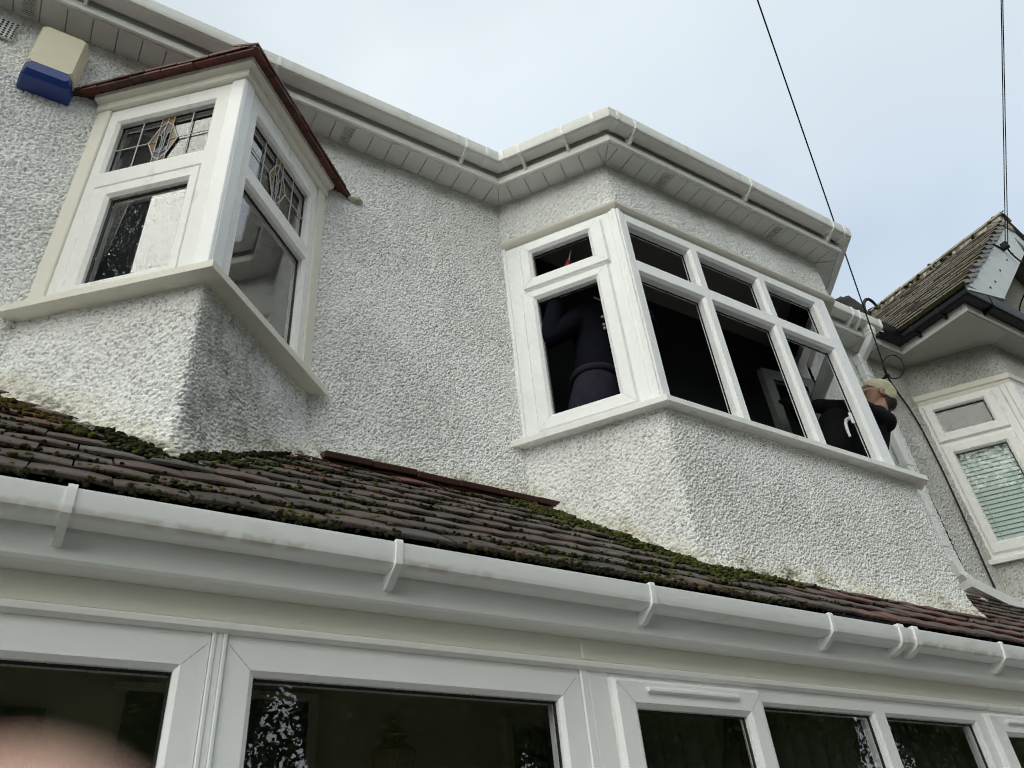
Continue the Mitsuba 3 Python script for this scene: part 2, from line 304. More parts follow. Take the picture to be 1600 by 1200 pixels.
# ------------------------------------------------------------------ plan of the house fronts (xy)
ORI = [(-0.33, 3.0), (0.269, 2.458), (0.868, 3.0)]
BAYW = [(2.09, 3.0), (2.548, 2.365), (4.62, 2.365), (5.078, 3.0)]
NBAY = [(6.50, 3.0), (6.98, 2.365), (9.62, 2.365), (10.10, 3.0)]
SOF = 4.24
def roof_z(y): return 1.936 + 0.85 * (np.asarray(y) - 3.0)

# ------------------------------------------------------------------ ground
add('driveway', box(-60, 60, -60, 40, -1.65, -1.55), 'm_paving'); label('driveway', kind='structure')

# ------------------------------------------------------------------ pebbledash walls: real relief
def rough(s, z, seed, g=0.0108):
    r = np.random.default_rng(seed)
    s0, s1, z0, z1 = s.min() - .05, s.max() + .05, z.min() - .05, z.max() + .05
    ns, nz = int((s1 - s0) / g) + 1, int((z1 - z0) / g) + 1
    a, b = np.meshgrid(np.arange(ns), np.arange(nz)); pts = np.stack([s0 + (a + r.random(a.shape)) * g, z0 + (b + r.random(a.shape)) * g], -1).reshape(-1, 2)
    rad = r.uniform(0.5, 1.0, len(pts)) * g * 0.80; hh = r.uniform(0.25, 1.0, len(pts))
    d, i = cKDTree(pts).query(np.stack([s, z], -1).reshape(-1, 2), k=4)
    cap = hh[i] * np.sqrt(np.clip(1 - (d / rad[i]) ** 2, 0, None))
    h = cap.max(1)
    q = np.stack([s, z, np.full_like(s, seed * 3.3)], -1).reshape(-1, 3)
    h = h * (0.6 + 0.7 * meshkit.fbm(q * 5.0, 3, seed)) + 0.22 * meshkit.fbm(q * 90, 2, seed + 5)
    return h.reshape(s.shape)

RELIEF, KEEP = {}, []                                   # relief height per vertex, handed on as uv.x: the hollows are coloured darker
def sheet(path, z0, z1, step=0.0065, amp=0.0102, seed=1, keep=None, flare=True, sig=4.0):
    P = np.array(path, float); seg = np.linalg.norm(np.diff(P, axis=0), axis=1); S = np.r_[0, np.cumsum(seg)]
    n = int(S[-1] / step) + 1; s = np.linspace(0, S[-1], n); xy = np.c_[np.interp(s, S, P[:, 0]), np.interp(s, S, P[:, 1])]
    if len(path) > 2: xy = np.c_[gaussian_filter1d(xy[:, 0], sig, mode='nearest'), gaussian_filter1d(xy[:, 1], sig, mode='nearest')]; xy[0], xy[-1] = P[0], P[-1]
    t = np.gradient(xy, axis=0); t /= np.linalg.norm(t, axis=1, keepdims=True); nrm = np.c_[t[:, 1], -t[:, 0]]
    nrm = np.c_[gaussian_filter1d(nrm[:, 0], sig, mode='nearest'), gaussian_filter1d(nrm[:, 1], sig, mode='nearest')]; nrm /= np.linalg.norm(nrm, axis=1, keepdims=True)
    z = np.linspace(z0, z1, int((z1 - z0) / step) + 1); ss, zz = np.meshgrid(s, z)
    relief = rough(ss, zz, seed); off = relief * amp
    low = 0.0
    if flare:
        hgt = zz - roof_z(xy[:, 1])[None]
        wob = meshkit.fbm(np.stack([ss * 6, zz * 2, ss * 0 + seed], -1), 3, seed) - 0.5
        low = 0.041 * np.exp(-np.clip(hgt, -0.085, None) / 0.100) * (1 + .7 * wob)
        off = off + low + 0.012 * wob
    off = off + 0.010 * (meshkit.fbm(np.stack([ss * 1.5, zz * 1.5, ss * 0 + seed], -1), 2, seed + 9) - 0.5)
    v = np.concatenate([xy[None] + off[..., None] * nrm[None], zz[..., None]], -1)
    R, C = ss.shape; i = np.arange(R * C).reshape(R, C)
    q = np.stack([i[:-1, :-1], i[:-1, 1:], i[1:, 1:], i[1:, :-1]], -1)
    if keep is not None:
        k = keep(xy[:, 0][None] + 0 * zz, zz); q = q[k[:-1, :-1] & k[1:, 1:] & k[:-1, 1:] & k[1:, :-1]]
    q = q.reshape(-1, 4); used = np.unique(q); rem = np.full(R * C, -1); rem[used] = np.arange(len(used))
    mesh = quads(v.reshape(-1, 3)[used], rem[q]); RELIEF[id(mesh)] = np.c_[relief.reshape(-1)[used], np.zeros(len(used))]; KEEP.append(mesh)
    return mesh

HOUSE = 'white_house'
label(HOUSE, 'white roughcast house with triangular oriel window, angled bay and mossy tiled porch roof', 'house')
NEI = 'neighbour_house'
label(NEI, 'grey roughcast house at the right edge with a tiled gable and black gutters', 'house')
def hk(x): return f'{HOUSE}__{x}'
def nk(x): return f'{NEI}__{x}'

def add_wall(key, mesh, bsdf): return add(key, mesh, bsdf, True, uv=RELIEF[id(mesh)])
def keep_main(x, z):
    k = (z > 1.72)
    inside = (x > -0.30) & (x < 0.84)
    k &= ~(inside & (z < 3.66))
    return k
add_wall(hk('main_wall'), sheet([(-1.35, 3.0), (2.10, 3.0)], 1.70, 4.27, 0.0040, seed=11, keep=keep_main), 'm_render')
add_wall(hk('left_wall'), sheet([(-3.6, 3.0), (-1.34, 3.0)], 1.70, 4.27, 0.014, seed=12), 'm_render')
add(hk('far_left_wall'), box(-9, -3.6, 3.0, 3.2, -1.55, 4.27), 'm_render')
add_wall(hk('oriel_wall'), sheet([(-0.345, 3.01), (0.269, 2.458), (0.878, 3.01)], 1.38, 2.30, 0.0042, seed=13), 'm_render')
add_wall(hk('bay_wall'), sheet([(2.083, 3.01)] + BAYW[1:3] + [(5.085, 3.01)], 1.22, 2.262, 0.0042, seed=14), 'm_render')
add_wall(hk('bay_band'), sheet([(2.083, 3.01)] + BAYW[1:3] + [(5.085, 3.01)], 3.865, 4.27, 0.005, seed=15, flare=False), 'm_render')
add_wall(hk('right_wall'), sheet([(5.06, 3.0), (6.02, 3.0)], 1.6, 4.27, 0.009, seed=16), 'm_render')
add_wall(nk('main_wall'), sheet([(6.02, 3.0), (6.52, 3.0)], 1.6, 4.27, 0.008, amp=.016, seed=17), 'm_neigh')
NW = [(6.49, 3.01), (6.98, 2.365), (9.62, 2.365)]
add_wall(nk('bay_wall'), sheet(NW, 1.3, 2.262, 0.009, amp=.016, seed=18), 'm_neigh')
add_wall(nk('bay_band'), sheet(NW, 3.90, 4.27, 0.008, amp=.016, seed=19, flare=False), 'm_neigh')
add(hk('added_reflection_block'), box(-3.5, -2.0, 2.53, 3.4, 1.7, 7.2, .01), 'm_reflection_block')  # added unseen block, darkens one half of the oriel pane reflection
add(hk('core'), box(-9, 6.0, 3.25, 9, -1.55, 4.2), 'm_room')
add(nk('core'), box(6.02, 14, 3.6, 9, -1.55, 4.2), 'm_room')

# ------------------------------------------------------------------ eaves
EAVE = [(-3.6, 3.0)] + BAYW + [(6.02, 3.0)]
FP = offset_path(EAVE, 0.165)
FP_G = [tuple(p) for p in FP[:-1]] + [(5.965, float(FP[-1][1]))]
fascia_prof = [(0.0, 4.252), (0.004, 4.238), (0.014, 4.232), (0.022, 4.238), (0.024, 4.255), (0.020, 4.296), (0.012, 4.302), (-0.006, 4.306), (-0.010, 4.41), (-0.024, 4.41), (-0.024, 4.252)]
add(hk('fascia'), sweep([tuple(p) for p in FP], fascia_prof), 'm_eaves', 30)
def gutter_prof(d0, z0, z1, w=0.115, t=0.004, slope=0.008):
    # square-line channel, open on top, with a rolled front lip and chamfered lower edges
    o = [(d0, z1), (d0, z0 + 0.012), (d0 + 0.012, z0), (d0 + w - 0.022, z0), (d0 + w - 0.006, z0 + 0.010), (d0 + w, z0 + 0.026), (d0 + w + slope * 0.5, z1 - 0.010), (d0 + w + 0.004, z1 - 0.002), (d0 + w - 0.002, z1)]
    i = [(d0 + w - 0.008, z1 - 0.003), (d0 + w - 0.006, z1 - 0.012), (d0 + w - t - 0.002, z0 + 0.028), (d0 + w - 0.026, z0 + t), (d0 + 0.014, z0 + t), (d0 + t, z0 + 0.014), (d0 + t, z1)]
    return o + i
GZ0, GZ1 = 4.332, 4.425
add(hk('roof_gutter'), sweep(FP_G, gutter_prof(0.022, GZ0, GZ1, 0.102)), 'm_eaves', 30)
def strap(d0, z0, z1, w, gz, t=0.006):
    """Side view of a gutter clip in (d, z): hugs the channel, with a gusset under it back to the fascia."""
    return [(d0 - 0.012, z1 - 0.01), (d0 - 0.012, gz), (d0 + 0.016, gz), (d0 + w - 0.012, z0 - t - 0.002), (d0 + w + 0.003, z0 + 0.004), (d0 + w + t, z0 + 0.024), (d0 + w + t + 0.003, z1 - 0.008), (d0 + w + t, z1 + t), (d0 + w - 0.012, z1 + t), (d0 + w - 0.012, z1 - 0.002),
            (d0 + w - 0.002, z1 - 0.004), (d0 + w - 0.001, z0 + 0.022), (d0 + w - 0.02, z0 - 0.001), (d0, z0 - 0.001), (d0 - 0.002, z1 - 0.01)]
def strap_mesh(P, u, prof, width):
    P, u = np.array(P, float), np.array(u, float); n = np.array([u[1], -u[0]])
    return sweep([tuple(P - u * width / 2), tuple(P + u * width / 2)], prof)
ci, si = (FP[2] - FP[1]) / np.linalg.norm(FP[2] - FP[1])
cant_u = np.array([ci, si]); X = np.array([1.0, 0.0])
GD = 0.021
def gfrac(a, b, f): return a + (b - a) * f
sp = strap(GD, GZ0, GZ1, 0.103, 4.272)
clips = [((x, FP[0][1]), X, 0.016) for x in (-0.55, 0.455, 1.70)] + [(tuple(FP[1] + cant_u * s), cant_u, 0.016) for s in (0.21, 0.52)] + [((x, FP[2][1]), X, 0.016) for x in (2.62, 3.68, 4.56)] + [((x, FP[4][1]), X, 0.020) for x in (5.56, 5.66)]
for P, u, wd in clips: add(hk('roof_gutter__clip'), strap_mesh(P, u, sp, wd), 'm_gutter', 30)
up = [(GD - .004, GZ1), (GD - .004, GZ0 + .010), (GD + .010, GZ0 - .004), (GD + .084, GZ0 - .004), (GD + .102, GZ0 + .008), (GD + .109, GZ0 + .026), (GD + .113, GZ1 - .008), (GD + .109, GZ1 + .004), (GD + .095, GZ1 + .004), (GD + .095, GZ1),
      (GD + .104, GZ1 - .001), (GD + .1045, GZ0 + .027), (GD + .098, GZ0 + .011), (GD + .083, GZ0 - .0005), (GD + .011, GZ0 - .0005), (GD - .0005, GZ0 + .011), (GD - .0005, GZ1)]
for P, u in [((1.86, FP[0][1]), X), (tuple(FP[1] + cant_u * 0.09), cant_u), (tuple(FP[2] - cant_u * 0.05), cant_u), ((2.475, FP[2][1]), X), ((4.70, FP[2][1]), X), ((5.945, FP[4][1]), X)]:
    add(hk('roof_gutter__union'), strap_mesh(P, u, up, 0.024), 'm_gutter', 30)
# soffit boards: each a tongue of its own across the eaves
def soffit_run(P, Q, w0, w1, nname, bsdf, width=0.125, ext0=0.0, ext1=0.0):
    """Boards from the wall line (P->Q) out to w1; ends are cut along the mitre by ext0/ext1 (tangent of the half turn)."""
    pl = Pl(P, Q); n = max(1, int(round(pl.L / width))); wd = pl.L / n
    a = -int(math.ceil(abs(ext0) * w1 / wd)) - 1; b = n + int(math.ceil(abs(ext1) * w1 / wd)) + 1
    clip = sg.Polygon([(0 - ext0 * w0, w0), (pl.L + ext1 * w0, w0), (pl.L + ext1 * w1, w1), (0 - ext0 * w1, w1)])
    for k in range(a, b):
        poly = sg.box(k * wd + 0.003, w0, (k + 1) * wd - 0.003, w1).intersection(clip.buffer(-0.002))
        if poly.is_empty or poly.area < 2e-4: continue
        m = trimesh.creation.extrude_polygon(poly, 0.008, engine='earcut'); v = np.asarray(m.vertices)
        jz = rng.uniform(-0.0012, 0.0012)
        add(nname, fixn(tm(pl.pt(v[:, 0], v[:, 1], v[:, 2] + SOF + 0.004 + jz), m.faces)), bsdf)
tn = math.tan(math.radians(54.2) / 2)
sb = hk('soffit__board')
soffit_run((-1.6, 3.0), BAYW[0], 0.0, 0.163, sb, 'm_soffit', ext1=-tn)
soffit_run(BAYW[0], BAYW[1], 0.0, 0.163, sb, 'm_soffit', ext0=-tn, ext1=tn)
soffit_run(BAYW[1], BAYW[2], 0.0, 0.163, sb, 'm_soffit', ext0=tn, ext1=tn)
soffit_run(BAYW[2], BAYW[3], 0.0, 0.163, sb, 'm_soffit', ext0=tn, ext1=-tn)
soffit_run(BAYW[3], (6.02, 3.0), 0.0, 0.163, sb, 'm_soffit', ext0=-tn)
add(hk('soffit__backing'), sweep(EAVE, [(-0.05, 4.256), (0.16, 4.256), (0.16, 4.266), (-0.05, 4.266)]), 'm_seam')
for P, u in [((-0.79, 3.0), X), ((0.955, 3.0), X), ((2.99, 2.365), X), ((4.075, 2.365), X)]:
    pl = Pl(P, tuple(np.array(P) + u))
    add(hk('soffit__vent'), pl.bar(-0.030, 0.030, 0.025, 0.140, SOF - 0.0010, SOF + 0.002), 'm_gasket')
    add(hk('soffit__vent__grille'.replace('__vent__grille', '__vent_grille')), cat([pl.bar(-0.034, 0.034, 0.030 + k * 0.0105, 0.0345 + k * 0.0105, SOF - 0.004, SOF - 0.0012) for k in range(11)]), 'm_eaves')
# main roof above, out of sight from the street but there
rp = offset_path([(-9.0, 3.0)] + BAYW + [(6.02, 3.0)], 0.20)
v = [(-9, 2.80, 4.40), (6.02, 2.80, 4.40), (6.02, 6.8, 8.4), (-9, 6.8, 8.4), (-9, 10.5, 4.4), (6.02, 10.5, 4.4)]
add(hk('main_roof'), quads(v, [(0, 1, 2, 3), (3, 2, 5, 4)]), 'm_gable_tile')
c0, c1, c2, c3 = [tuple(p) for p in rp[1:5]]
add(hk('bay_roof'), tm([(*c0, 4.42), (*c1, 4.42), (*c2, 4.42), (*c3, 4.42), (3.58, 3.6, 5.2)], [(0, 1, 4), (1, 2, 4), (2, 3, 4)]), 'm_gable_tile')

# ------------------------------------------------------------------ oriel window
LU = np.hypot(0.599, 0.542)
oL, oR = Pl(ORI[0], ORI[1]), Pl(ORI[1], ORI[2])
for name, pl, flip in (('oriel_window', oL, False), ('oriel_window', oR, True)):
    w = fresh(hk(name)); labels[w] = {}
    k = lambda s, w=w: f'{w}__{s}'
    if not flip:
        tl, ca = (0.125, 0.665, 3.175, 3.590), (0.205, 0.625, 2.420, 3.000)
        fr, sash = (0.075, 0.738, 2.285, 3.690), (0.125, 0.668, 2.335, 3.066)
        add(k('frame'), plate(pl, fr, [tl, (0.128, 0.665, 2.338, 3.076)], 0.0, -0.040, och=0.003), 'm_pvc_old')
        add(k('casement'), plate(pl, (0.131, 0.662, 2.341, 3.060), [ca], 0.004, -0.030, och=0.004), 'm_pvc_old')
        add(k('gasket'), cat([gasket(pl, tl, -0.040, w=0.006), gasket(pl, ca, -0.030, w=0.012), pl.map(ring((0.1285, 0.6645, 2.3385, 3.0755), -0.012, (0.134, 0.659, 2.344, 3.057), -0.012))]), 'm_gasket')  # the last ring paints the dark shadow gap round the casement
        add(k('pane'), pane(pl, tl, -0.040), 'm_glass_clear'); add(k('pane'), pane(pl, ca, -0.030), 'm_glass_coated')
        add(k('jamb_trim'), pl.bar(0.0, 0.0765, -0.05, 0.012, 2.285, 3.70, 0.004), 'm_cream_trim')
        add(k('corner_post'), cat([pl.bar(0.7365, 0.812, -0.07, 0.010, 2.285, 3.692, 0.006)]), 'm_pvc')
        a0, b0, dg = 0.395, 3.382, -0.040
    else:
        tl, ca = (0.125, 0.685, 3.155, 3.570), (0.125, 0.690, 2.395, 3.070)
        fr = (0.070, 0.735, 2.285, 3.690)
        add(k('frame'), plate(pl, fr, [tl, ca], 0.0, -0.040, och=0.003), 'm_pvc_old')
        add(k('gasket'), cat([gasket(pl, tl, -0.040, w=0.010), gasket(pl, ca, -0.040, w=0.012)]), 'm_gasket')
        add(k('pane'), pane(pl, tl, -0.040), 'm_glass'); add(k('pane'), pane(pl, ca, -0.040), 'm_glass')
        add(k('jamb_trim'), pl.bar(0.7335, 0.812, -0.05, 0.012, 2.285, 3.70, 0.004), 'm_cream_trim')
        add(k('corner_post'), cat([pl.bar(0.0, 0.0715, -0.07, 0.008, 2.285, 3.692, 0.006)]), 'm_pvc')
        a0, b0, dg = 0.405, 3.362, -0.040
    # leaded light: straight cames, a lozenge with amber wings and a tulip
    def strip(pts, wd=0.005, d=dg + 0.006):
        ln = sg.LineString(pts).buffer(wd / 2, cap_style=2, join_style=2, quad_segs=2); m = trimesh.creation.extrude_polygon(ln, 0.004, engine='earcut'); v = np.asarray(m.vertices)
        return pl.map(fixn(tm(np.c_[v[:, 0], d + v[:, 2], v[:, 1]], m.faces)))
    def glass(pts, d=dg + 0.003):
        m = trimesh.creation.extrude_polygon(sg.Polygon(pts).buffer(0), 0.003, engine='earcut'); v = np.asarray(m.vertices); return pl.map(fixn(tm(np.c_[v[:, 0], d + v[:, 2], v[:, 1]], m.faces)))
    A = lambda pts: [(a0 + .9 * x, b0 + .96 * y if abs(y) < .16 else b0 + y) for x, y in pts]
    lo, hi = tl[2] + 0.016, tl[3] - 0.016
    hexa = [(0, .15), (.037, .118), (.085, 0), (.037, -.118), (0, -.155), (-.037, -.118), (-.085, 0), (-.037, .118), (0, .15)]
    cames = [[(a0 - .135, lo), (a0 - .135, hi)], [(a0 + .135, lo), (a0 + .135, hi)], [(tl[0] + .016, b0), (a0 - .0765, b0)], [(a0 + .0765, b0), (tl[1] - .016, b0)], A(hexa)]
    fine = [A([(.037, .118), (.037, -.118)]), A([(-.037, .118), (-.037, -.118)]), A([(.037, 0), (.085, 0)]), A([(-.085, 0), (-.037, 0)]), A([(-.037, .118), (-.037, hi - b0)]), A([(.037, .118), (.037, hi - b0)]), A([(0, .15), (0, hi - b0)]), A([(-.037, -.118), (-.037, lo - b0)]), A([(.037, -.118), (.037, lo - b0)]), A([(0, -.155), (0, lo - b0)]),
            A([(0, -.155), (0, .05), (-.006, .085), (0, .15)]), A([(-.037, .055), (-.018, .045), (-.010, .01), (-.012, -.05), (-.004, -.085)]), A([(.037, .06), (.018, .052), (.010, .01), (.012, -.05), (.004, -.085)]), A([(-.022, .05), (-.01, .085), (0, .15)]), A([(-.037, -.05), (-.03, -.085), (0, -.10), (.03, -.085), (.037, -.05)])]
    add(k('came'), cat([strip(c) for c in cames]), 'm_came'); add(k('lozenge_came'), cat([strip(c, 0.0028) for c in fine]), 'm_came')
    for pts in ([(.037, .118), (.085, 0), (.037, 0)], [(.037, 0), (.085, 0), (.037, -.118)], [(-.037, .118), (-.085, 0), (-.037, 0)], [(-.037, 0), (-.085, 0), (-.037, -.118)],
                [(-.037, .118), (0, .15), (0, hi - b0), (-.037, hi - b0)], [(0, .15), (.037, .118), (.037, hi - b0), (0, hi - b0)], [(-.037, -.118), (0, -.155), (0, lo - b0), (-.037, lo - b0)], [(0, -.155), (.037, -.118), (.037, lo - b0), (0, lo - b0)]):
        add(k('amber_glass'), glass(A(pts)), 'm_amber')
    add(k('purple_glass'), glass(A([(-.037, .06), (0, .05), (.037, .06), (.037, .118), (0, .15), (-.037, .118)])), 'm_purple')
    add(k('green_glass'), glass(A([(-.034, .053), (-.018, .045), (-.010, .01), (-.012, -.05), (-.003, -.085), (-.001, -.01), (-.002, .045)])), 'm_green')
    add(k('green_glass'), glass(A([(.034, .058), (.018, .052), (.010, .01), (.012, -.05), (.003, -.085), (.001, -.01), (.002, .045)])), 'm_green')
    add(k('lilac_glass'), glass(A([(-.037, -.05), (-.012, -.05), (0, -.09), (.012, -.05), (.037, -.05), (.037, -.118), (0, -.155), (-.037, -.118)]), dg + .002), 'm_lilac')
    if flip: continue
    # rain drops on the casement glass
    dr_ = []
    for i in range(420):
        uu, zz = rng.uniform(0.225, 0.60), rng.uniform(2.44, 2.98); r = rng.uniform(0.0014, 0.0032) * (1 if rng.random() > .1 else 1.5)
        s = trimesh.creation.icosphere(0, r); s.vertices *= [1, .5, rng.uniform(1.0, 1.5)]; s.apply_translation((uu, -0.0292, zz)); dr_.append(s)
    add(k('rain_drops'), pl.map(cat(dr_)), 'm_drop', True); label(k('rain_drops'), kind='stuff')
# sill, head board, little tiled roof
sill_p = lambda z1, pr, t: [(-0.06, z1), (pr - 0.006, z1 - 0.010), (pr, z1 - 0.016), (pr, z1 - t), (pr - 0.012, z1 - t), (pr - 0.014, z1 - t + 0.008), (-0.06, z1 - t + 0.008)]
OS = [(-0.455, 3.113), ORI[1], (0.993, 3.113)]
add(hk('oriel_sill'), sweep([(-0.36, 3.027), ORI[1], (0.898, 3.027)], sill_p(2.312, 0.088, 0.052)), 'm_cream_trim', 20)
add(hk('oriel_head'), sweep(ORI, [(-0.06, 3.693), (0.020, 3.693), (0.026, 3.700), (0.026, 3.742), (0.060, 3.748), (0.064, 3.775), (-0.06, 3.775)]), 'm_cream_trim')
RT = offset_path(ORI, 0.118)
RT[0] = ORI[0] + (RT[0] - np.array(ORI[0])); 
def ext_to_wall(a, b, y=3.0):
    a, b = np.array(a), np.array(b); t = (y - a[1]) / (b[1] - a[1]); return a + (b - a) * t
tip = RT[1]; eL = ext_to_wall(tip, RT[0]); eR = ext_to_wall(tip, RT[2])
for E0, E1 in ((eL, tip), (tip, eR)):
    pl = Pl(E0, E1); n = 6; wd = pl.L / n
    for k in range(n):
        for lay, (zz, o) in enumerate(((3.752, 0.0), (3.773, 0.010))):
            sh = 0.5 * wd if lay else 0.0
            u0, u1 = k * wd - sh, (k + 1) * wd - sh
            u0, u1 = max(u0, 0.0), min(u1, pl.L)
            if k == n - 1 and lay: u1 = pl.L - sh
            j = rng.uniform(-0.004, 0.004, 3); q = box(u0 + .001, u1 - .001, -0.16, -0.008 + o + j[0], 0, 0.0195, 0.003)
            vv = np.asarray(q.vertices); vv[:, 2] += zz + j[1] * .7 - (vv[:, 1]) * 0.45 + (vv[:, 0] - u0) * j[2] * .3; q.vertices = vv
            add(hk('oriel_roof__tile'), pl.map(q), 'm_oriel_tile')
A3 = np.array([0.269, 3.0])
add(hk('oriel_roof__slope'), fixn(tm([(*eL, 3.778), (*tip, 3.778), (*eR, 3.778), (*A3, 4.12)], [(0, 1, 3), (1, 2, 3)])), 'm_oriel_tile')
for mm_ in ([trimesh.creation.icosphere(2, 0.03).apply_transform(np.diag([1.6, .7, .6, 1])).apply_translation((e[0] + s * .01, 2.985, 3.755)) for e, s in ((eL, -1), (eR, 1))]): add(hk('oriel_roof__mortar'), mm_, 'm_mortar', True)
# room behind the oriel
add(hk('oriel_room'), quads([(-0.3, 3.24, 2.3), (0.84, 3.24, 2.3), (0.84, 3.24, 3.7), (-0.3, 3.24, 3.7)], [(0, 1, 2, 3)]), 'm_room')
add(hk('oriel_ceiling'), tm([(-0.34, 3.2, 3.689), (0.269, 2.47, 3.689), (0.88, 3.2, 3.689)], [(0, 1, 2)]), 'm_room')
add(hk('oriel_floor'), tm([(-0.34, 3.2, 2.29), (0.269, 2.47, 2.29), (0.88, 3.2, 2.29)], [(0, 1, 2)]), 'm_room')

# ------------------------------------------------------------------ big bay window (new frames, still without glass)
WB = [(2.09, 3.0), (2.548, 2.365), (4.505, 2.365), (4.963, 3.0)]
bl, bf, br_ = Pl(WB[0], WB[1]), Pl(WB[1], WB[2]), Pl(WB[2], WB[3])
w = hk('bay_window'); labels[w] = {}
k = lambda s: f'{w}__{s}'
vent, cas = (0.178, 0.605, 3.450, 3.702), (0.168, 0.598, 2.400, 3.300)
vo, co_ = (0.117, 0.684, 3.376, 3.752), (0.095, 0.668, 2.325, 3.358)
add(k('frame'), plate(bl, (0.018, 0.735, 2.270, 3.800), [(0.125, 0.676, 3.384, 3.745), (0.103, 0.660, 2.333, 3.350)], 0.0, -0.060, bev=(0.004, 0.004), och=0.003), 'm_pvc')
add(k('top_sash'), plate(bl, vo, [vent], 0.024, -0.026, bev=(0.020, 0.016), och=0.010, back=-0.045), 'm_pvc')
add(k('casement'), plate(bl, co_, [cas], 0.022, -0.028, bev=(0.020, 0.016), och=0.010, back=-0.045), 'm_pvc')
sm = add(k('seam'), cat([seams(bl, vent, 0.048, 0.024), seams(bl, cas, 0.055, 0.022)]), 'm_seam'); label(sm, kind='stuff')
add(k('gasket'), cat([gasket(bl, vent, -0.028, 0.020, 0.008), gasket(bl, cas, -0.030, 0.020, 0.008)]), 'm_gasket')
add(k('jamb_trim'), cat([bl.bar(-0.012, 0.020, -0.02, 0.008, 2.275, 3.815, 0.003)]), 'm_pvc')
uo = [(0.082, 0.606), (0.676, 1.240), (1.312, 1.832)]
holes = [(a, b, 3.388, 3.722) for a, b in uo] + [(a, b, 2.362, 3.288) for a, b in uo]
add(k('front_frame'), plate(bf, (0.058, 1.957, 2.270, 3.800), [(a - .008, b + .008, c - .008, d + .008) for a, b, c, d in holes], 0.0, -0.062, bev=(0.020, 0.018), och=0.004), 'm_pvc')
add(k('gasket'), cat([gasket(bf, (a - .008, b + .008, c - .008, d + .008), -0.060, 0.020, 0.006) for a, b, c, d in holes]), 'm_gasket')
# reeded corner post: a bent section with ribs
post = []
for pl, spans in ((bl, [(0.7325, 0.758, .004), (0.757, 0.7845, .016)]), (bf, [(0.0, 0.0255, .016), (0.025, 0.061, .004)])):
    for a, b, d in spans: post.append(pl.bar(a, b, -0.07, d, 2.272, 3.803, 0.003))
add(k('corner_post'), cat(post), 'm_pvc')
add(k('end_post'), cat([br_.bar(-0.002, 0.07, -0.07, 0.0, 2.272, 3.80, .004)]), 'm_pvc')
# right cant: outer frame only, its casement swung out; the fitter leans through the hole
rh = [(0.075, 0.70, 3.40, 3.73), (0.075, 0.70, 2.345, 3.32)]
add(k('side_frame'), plate(br_, (0.073 - .0, 0.765, 2.270, 3.800), [(0.12, 0.70, 3.40, 3.73), (0.12, 0.70, 2.345, 3.32)], -0.002, -0.062, bev=(.01, .01)), 'm_pvc')
hx = br_.pt(0.70, -0.02, 0)[:2]
inn = Pl(tuple(hx), tuple(hx + np.array([-0.80, 0.10]) * 0.62))
add(k('open_casement'), plate(inn, (0.0, 0.52, 2.72, 3.56), [(0.075, 0.445, 2.80, 3.48)], 0.03, 0.0, bev=(.014, .012), back=-0.03), 'm_room_pale')
add(k('sill'), sweep([(2.09 - 0.03, 3.0 + 0.0416), WB[1], (4.62, 2.365), (4.675, 2.44)], sill_p(2.296, 0.080, 0.050)), 'm_pvc_old', 20)
add(k('head_trim'), sweep([(2.083, 3.01)] + BAYW[1:3] + [(5.085, 3.01)], [(-0.06, 3.803), (-0.002, 3.803), (0.010, 3.812), (0.020, 3.828), (0.024, 3.842), (0.018, 3.866), (-0.06, 3.866)]), 'm_trim_grey', 20)
hb = cat([box(-.014, .014, -.012, 0.0, -.05, .035, .004), fixn(tube([(0, -.01, 0), (0, -.045, 0.004), (-.004, -.058, -.02), (-.010, -.060, -.07), (-.014, -.058, -.125)], [.012, .012, .011, .010, .008], 8))])
hv = np.asarray(hb.vertices); hb2 = tm(np.c_[hv[:, 0] + 1.775, hv[:, 1] - 0.045, hv[:, 2] + 2.72], hb.faces)
add(k('handle'), bf.map(hb2), 'm_pvc', 30)
# room behind the bay
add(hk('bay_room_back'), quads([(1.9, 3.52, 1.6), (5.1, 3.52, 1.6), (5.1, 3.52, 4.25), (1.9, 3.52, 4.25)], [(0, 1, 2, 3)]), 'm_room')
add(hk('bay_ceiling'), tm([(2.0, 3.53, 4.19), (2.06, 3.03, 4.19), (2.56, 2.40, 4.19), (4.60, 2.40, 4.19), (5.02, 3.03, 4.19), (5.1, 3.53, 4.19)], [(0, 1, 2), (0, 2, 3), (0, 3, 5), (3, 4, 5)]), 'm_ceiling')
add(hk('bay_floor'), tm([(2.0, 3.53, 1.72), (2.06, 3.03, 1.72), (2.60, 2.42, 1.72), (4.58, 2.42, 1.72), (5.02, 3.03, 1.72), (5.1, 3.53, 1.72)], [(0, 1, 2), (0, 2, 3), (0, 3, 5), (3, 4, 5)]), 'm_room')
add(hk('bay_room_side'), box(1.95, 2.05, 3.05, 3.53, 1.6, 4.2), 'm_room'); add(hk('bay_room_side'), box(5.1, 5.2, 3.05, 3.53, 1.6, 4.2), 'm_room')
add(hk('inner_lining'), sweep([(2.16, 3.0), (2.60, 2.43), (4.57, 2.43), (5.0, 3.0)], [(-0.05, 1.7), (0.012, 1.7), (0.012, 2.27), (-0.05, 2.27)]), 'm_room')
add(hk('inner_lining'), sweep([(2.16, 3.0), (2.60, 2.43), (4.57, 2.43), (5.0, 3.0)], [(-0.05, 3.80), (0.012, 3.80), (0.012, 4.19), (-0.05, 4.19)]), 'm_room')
add(hk('wardrobe_panel'), box(4.62, 4.86, 3.38, 3.44, 1.8, 3.62, .01), 'm_room_pale')

